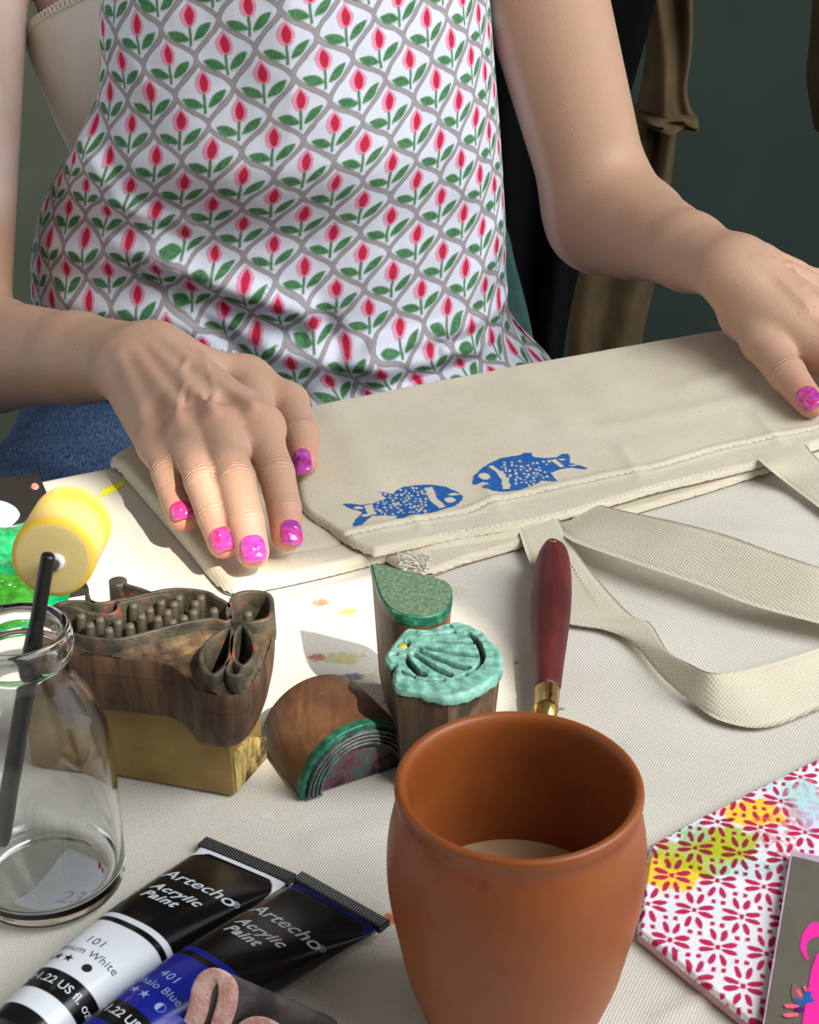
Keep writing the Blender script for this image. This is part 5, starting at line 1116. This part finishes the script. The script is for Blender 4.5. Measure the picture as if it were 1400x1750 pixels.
# ------------------------------------------------------------------ printed top
def tulips(u, v):
    """colour of the print at cloth coordinates u, v (metres)"""
    A = math.radians(11.5); x = u*math.cos(A)+v*math.sin(A); y = -u*math.sin(A)+v*math.cos(A)
    CW, CHh = .0365, .0385; P = np.c_[x, y]
    x = x+(noise2(P, 120, 1, 2)-.5)*.0014; y = y+(noise2(P, 120, 2, 2)-.5)*.0014
    p, q = x/(CW/2), y/(CHh/2); a = np.round((p+q)/2); b = np.round((p-q)/2); lp, lq = p-(a+b), q-(a-b)
    t = np.abs(lq); w = .80*np.cos(np.clip(t, 0, 1)*math.pi/2)**2+.20*(1-t)
    dw = -.80*np.sin(t*math.pi)*math.pi/2-.20; dist = np.abs(np.abs(lp)-w)/np.sqrt(1+dw**2)*CW/2
    col = np.tile(np.array(lin(216, 218, 229)), (len(u), 1)); 
    def put(m, c, k=1.0):
        m = np.clip(m, 0, 1)[:, None]*k; col[:] = col*(1-m)+np.array(lin(*c))*m
    S = lambda d, w_=.00035: 1-sstep(-w_, w_, d)
    lw = .00125+(noise2(P, 200, 7, 2)-.5)*.0006
    put(S(dist-lw), (160, 152, 154)); put(S(np.abs(dist-lw)-.00028), (104, 92, 94), .75)
    jx = (noise2(np.c_[a, b]*.37+9, 1.0, 3, 1)-.5)*.0016; 
    B = math.radians(-7); fx0, fy0 = lp*CW/2+jx, lq*CHh/2; fx = fx0*math.cos(B)+fy0*math.sin(B); fy = -fx0*math.sin(B)+fy0*math.cos(B)
    fx, fy = fx/1.28, (fy+.0006)/1.28
    def el(cx, cy, rx, ry, ang=0):
        c_, s_ = math.cos(ang), math.sin(ang); X = (fx-cx)*c_+(fy-cy)*s_; Y = -(fx-cx)*s_+(fy-cy)*c_; return (np.sqrt((X/rx)**2+(Y/ry)**2)-1)*min(rx, ry)
    def leaf(cx, cy, L, w_, ang):
        c_, s_ = math.cos(ang), math.sin(ang); X = ((fx-cx)*c_+(fy-cy)*s_)/L; Y = (-(fx-cx)*s_+(fy-cy)*c_); return np.where(np.abs(X) < 1, np.abs(Y)-w_*(1-X*X), .01+0*X)
    gr = (noise2(P, 700, 4, 2))
    # black key line, slightly out of register
    for L_ in ((-.0056, -.0042, .0056, .0023, 2.80), (.0060, -.0026, .0060, .0022, .70)):
        d = leaf(L_[0]+.0006, L_[1]-.0005, *L_[2:]); put(S(np.abs(d)-.00012, .0002), (60, 60, 62), .55)
        d = leaf(*L_); put(S(d), (84, 132, 90)); put(S(d+.0007, .0006)*(gr > .5), (60, 106, 68), .7)
    put(S(np.maximum(np.abs(fx)-.0007, np.abs(fy+.0042)-.0050)), (78, 126, 84))
    tip = np.clip((fy-.0050)/.0056, -1, 1); bw = np.where(tip > 0, .0039*(1-np.abs(tip)**1.5), .0039*np.sqrt(np.clip(1-tip**2*.9, 0, 1)))
    d = np.maximum(np.abs(fx)-bw, np.abs(fy-.0054)-.0055); put(S(d), (232, 150, 178)); put(S(np.abs(d)-.00015, .0002), (150, 60, 84), .5)
    tip = np.clip((fy-.0048)/.0044, -1, 1); bw = np.where(tip > 0, .0022*(1-tip**1.6), .0022*np.sqrt(np.clip(1-tip**2, 0, 1)))
    d = np.maximum(np.abs(fx-.0004)-bw, np.abs(fy-.0048)-.0044); put(S(d), (196, 40, 70))
    return col
pyl = [(-260, 210), (-120, 190), (0, 172), (60, 173), (120, 165), (180, 140), (240, 113), (290, 97), (350, 76), (400, 63), (450, 60), (500, 62), (560, 72), (620, 120), (700, 250), (800, 330)]
pyr = [(-260, 800), (-120, 822), (0, 836), (100, 843), (200, 851), (300, 858), (400, 862), (500, 863), (540, 868), (570, 888), (600, 925), (620, 946), (660, 962), (720, 970), (800, 975)]
nr_, nc_ = 580, 580; pys = np.linspace(-200, 760, nr_); YS = 1.10
XL = np.interp(pys, *np.array(pyl).T); XR = np.interp(pys, *np.array(pyr).T)
ker = np.ones(31)/31; XL = np.convolve(np.pad(XL, 15, 'edge'), ker, 'valid'); XR = np.convolve(np.pad(XR, 15, 'edge'), ker, 'valid')
yl_ = 1.035+.065*sstep(180, 340, pys); G = np.zeros((nr_, nc_, 3)); s_ = np.linspace(-1, 1, nc_)
for i, py in enumerate(pys):
    l, r = WY(XL[i], py, yl_[i]), WY(XR[i], py, YS); zr = WY(500, py, YS)[2]
    b = .5+.5*np.sin(s_*math.pi/2); bulge = .105+.02*sstep(200, 700, py)
    yy = l[1]*(1-b)+r[1]*b-(bulge*np.cos(s_*math.pi/2)**.9)*np.where(s_ < 0, 1-(YS-yl_[i])/bulge*.6*np.abs(s_), 1)
    G[i, :, 0] = l[0]*(1-b)+r[0]*b; G[i, :, 1] = yy; G[i, :, 2] = zr
# cloth folds: (picture line, height, width)
def fold(p, q, h, wd): return (WY(*p, 1.02)[[0, 2]], WY(*q, 1.02)[[0, 2]], h, wd)
FOLDS = [fold((150, 250), (300, 420), .010, .010), (fold((200, 400), (520, 500), .011, .009)), fold((330, 470), (520, 540), -.010, .007), fold((180, 330), (330, 360), .006, .007), fold((80, 440), (260, 430), .008, .010), fold((110, 520), (330, 520), .010, .012),
         fold((470, 560), (650, 600), .010, .010), fold((600, 590), (820, 610), .012, .009), fold((560, 520), (620, 660), -.008, .008), fold((640, 570), (900, 560), .009, .007), fold((700, 630), (930, 600), -.008, .006), fold((780, 560), (860, 430), .006, .009), fold((830, 30), (850, 380), -.005, .007), fold((770, 60), (800, 330), .004, .012),
         fold((260, 30), (420, 300), .004, .025), fold((520, 40), (640, 420), .004, .03), fold((150, 140), (210, 260), -.006, .008), fold((300, 590), (520, 640), -.008, .009), fold((500, 660), (800, 660), .008, .008), fold((170, 10), (260, 120), .004, .010), fold((250, 440), (420, 560), -.009, .006), fold((880, 560), (940, 620), .008, .006), fold((830, 600), (930, 625), .006, .004), fold((760, 590), (900, 640), .005, .004)]
XZ = G[..., [0, 2]].reshape(-1, 2); D_ = np.zeros(len(XZ))
for a_, b_, h_, w_ in FOLDS: D_ += h_*np.exp(-(seg_dist(XZ, np.array([a_, b_]))/w_)**2)
D_ += .005*(noise2(XZ, 16, 6, 2)-.5)+.0016*(noise2(XZ, 60, 3, 2)-.5)
G0 = G.copy(); G[..., 1] -= D_.reshape(nr_, nc_); G[..., 2] += .3*D_.reshape(nr_, nc_)
du = np.linalg.norm(np.diff(G0, axis=1), axis=2); U_ = np.zeros((nr_, nc_)); U_[:, 1:] = np.cumsum(du, axis=1); mid_ = nc_//2; U_ = U_-U_[:, mid_:mid_+1]
slip = np.gradient(D_.reshape(nr_, nc_), axis=0); V_ = G0[..., 2]+.0
me_c = tulips(U_.ravel(), V_.ravel()+.35*D_)
# back of the top, joined at the right side seam and below the armhole
bk_ = G[:, ::12].copy(); sb = s_[::12]; bk_[..., 1] = YS+.10*np.cos(sb*math.pi/2)[None]+(G[:, ::12, 1]*0); bk_[:, 0, 1] = YS-.002; nb = bk_.shape[1]
nfront = nr_*nc_; VV = np.vstack([G.reshape(-1, 3), bk_.reshape(-1, 3)]); FF = np.vstack([grid_faces(nr_, nc_)[:, ::-1], grid_faces(nr_, nb)+nfront])
me = mesh_from('blouse', VV, FF); cb = tulips(np.tile(sb*.16, nr_), bk_[..., 2].ravel()); set_col(me, np.vstack([me_c, cb]))
bl = add('blouse', me, M['printed_cotton'], person); bl['label'] = 'white sleeveless top printed with pink tulips in grey lattice'
sm = bl.modifiers.new('thickness', 'SOLIDIFY'); sm.thickness = .0009; sm.offset = -1
# ------------------------------------------------------------------ cream camisole under it
nz, na_ = 120, 120; zs = np.linspace(-.05, .21, nz); an = np.linspace(math.radians(95), math.radians(300), na_)
lx = np.interp(zs, [-.05, .085, .11, .15, .18, .21], [-.225, -.232, -.243, -.2545, -.2585, -.258]); Vc = []
for z_, l_ in zip(zs, lx):
    a_ = (TC[0]-l_); wob = .0006*np.sin(z_*70+np.cos(an)*3); Vc.append(np.c_[TC[0]+(a_+wob)*np.cos(an), TC[1]-.005+.094*np.sin(an), np.full(na_, z_)])
Vc = np.array(Vc); dn = sstep(0, 1, (an-an[0])/(an[-1]-an[0]))
zt_ = .171+.000973*np.clip(np.degrees(an)-197, -25, 60); Vc[..., 2] = np.minimum(Vc[..., 2], zt_[None])
cam_o = add('camisole', mesh_from('camisole', Vc.reshape(-1, 3), grid_faces(nz, na_)), M['ribbed_cream'], person); cam_o['label'] = 'cream ribbed camisole with lace edge'
s3 = cam_o.modifiers.new('thickness', 'SOLIDIFY'); s3.thickness = .0015; s3.offset = 0
ed = Vc[-1]; parts = []
L3 = resample(ed, 110)
for i in range(6, 104):
    p = L3[i]; t = L3[i+1]-L3[i-1]; t /= np.linalg.norm(t); out = np.array([p[0]-TC[0], p[1]-TC[1], 0]); out /= np.linalg.norm(out); upn = np.cross(out, t); upn = upn*np.sign(upn[2]+1e-9)
    ring_ = [p+out*.0012+upn*(.0026+.0028*math.sin(k))+t*.0020*math.cos(k) for k in np.linspace(0, 2*math.pi, 12)]
    m_ = tube_mesh('t', np.array(ring_), .0008, 5); parts.append((np.array([v.co[:] for v in m_.vertices]), [tuple(q.vertices) for q in m_.polygons])); bpy.data.meshes.remove(m_)
m_ = tube_mesh('t', ed+np.array([0, 0, .0003]), .0012, 8); parts.append((np.array([v.co[:] for v in m_.vertices]), [tuple(q.vertices) for q in m_.polygons])); bpy.data.meshes.remove(m_)
V, F = join_vf(parts); add('lace_trim', mesh_from('lace_trim', V, F), M['ribbed_cream'], cam_o)
# ------------------------------------------------------------------ jeans: hips and both thighs
def jeans_sdf(P):
    q = P.copy(); q[:, 1] = 1.13+(q[:, 1]-1.13)*1.2
    d = cone(q, np.array([-.19, 1.13, -.17]), np.array([-.02, 1.13, -.17]), .105, .105)
    t1 = cone(P, np.array([-.20, 1.10, -.155]), np.array([-.235, .72, -.125]), .098, .078); t2 = cone(P, np.array([-.02, 1.10, -.165]), np.array([.09, .76, -.150]), .098, .075)
    d = smin(d, np.minimum(t1, t2), .04)
    return d+.004*np.sin(P[:, 0]*60+P[:, 1]*35)*np.exp(-((P[:, 1]-.95)/.08)**2)+.002*np.sin(P[:, 1]*120+P[:, 0]*40)
V, F = net(jeans_sdf, (-.40, .60, -.34), (.26, 1.32, -.01), .02, 2, 1.5); je = add('jeans', mesh_from('jeans', V, F), M['denim'], person); je['label'] = 'faded blue denim jeans'
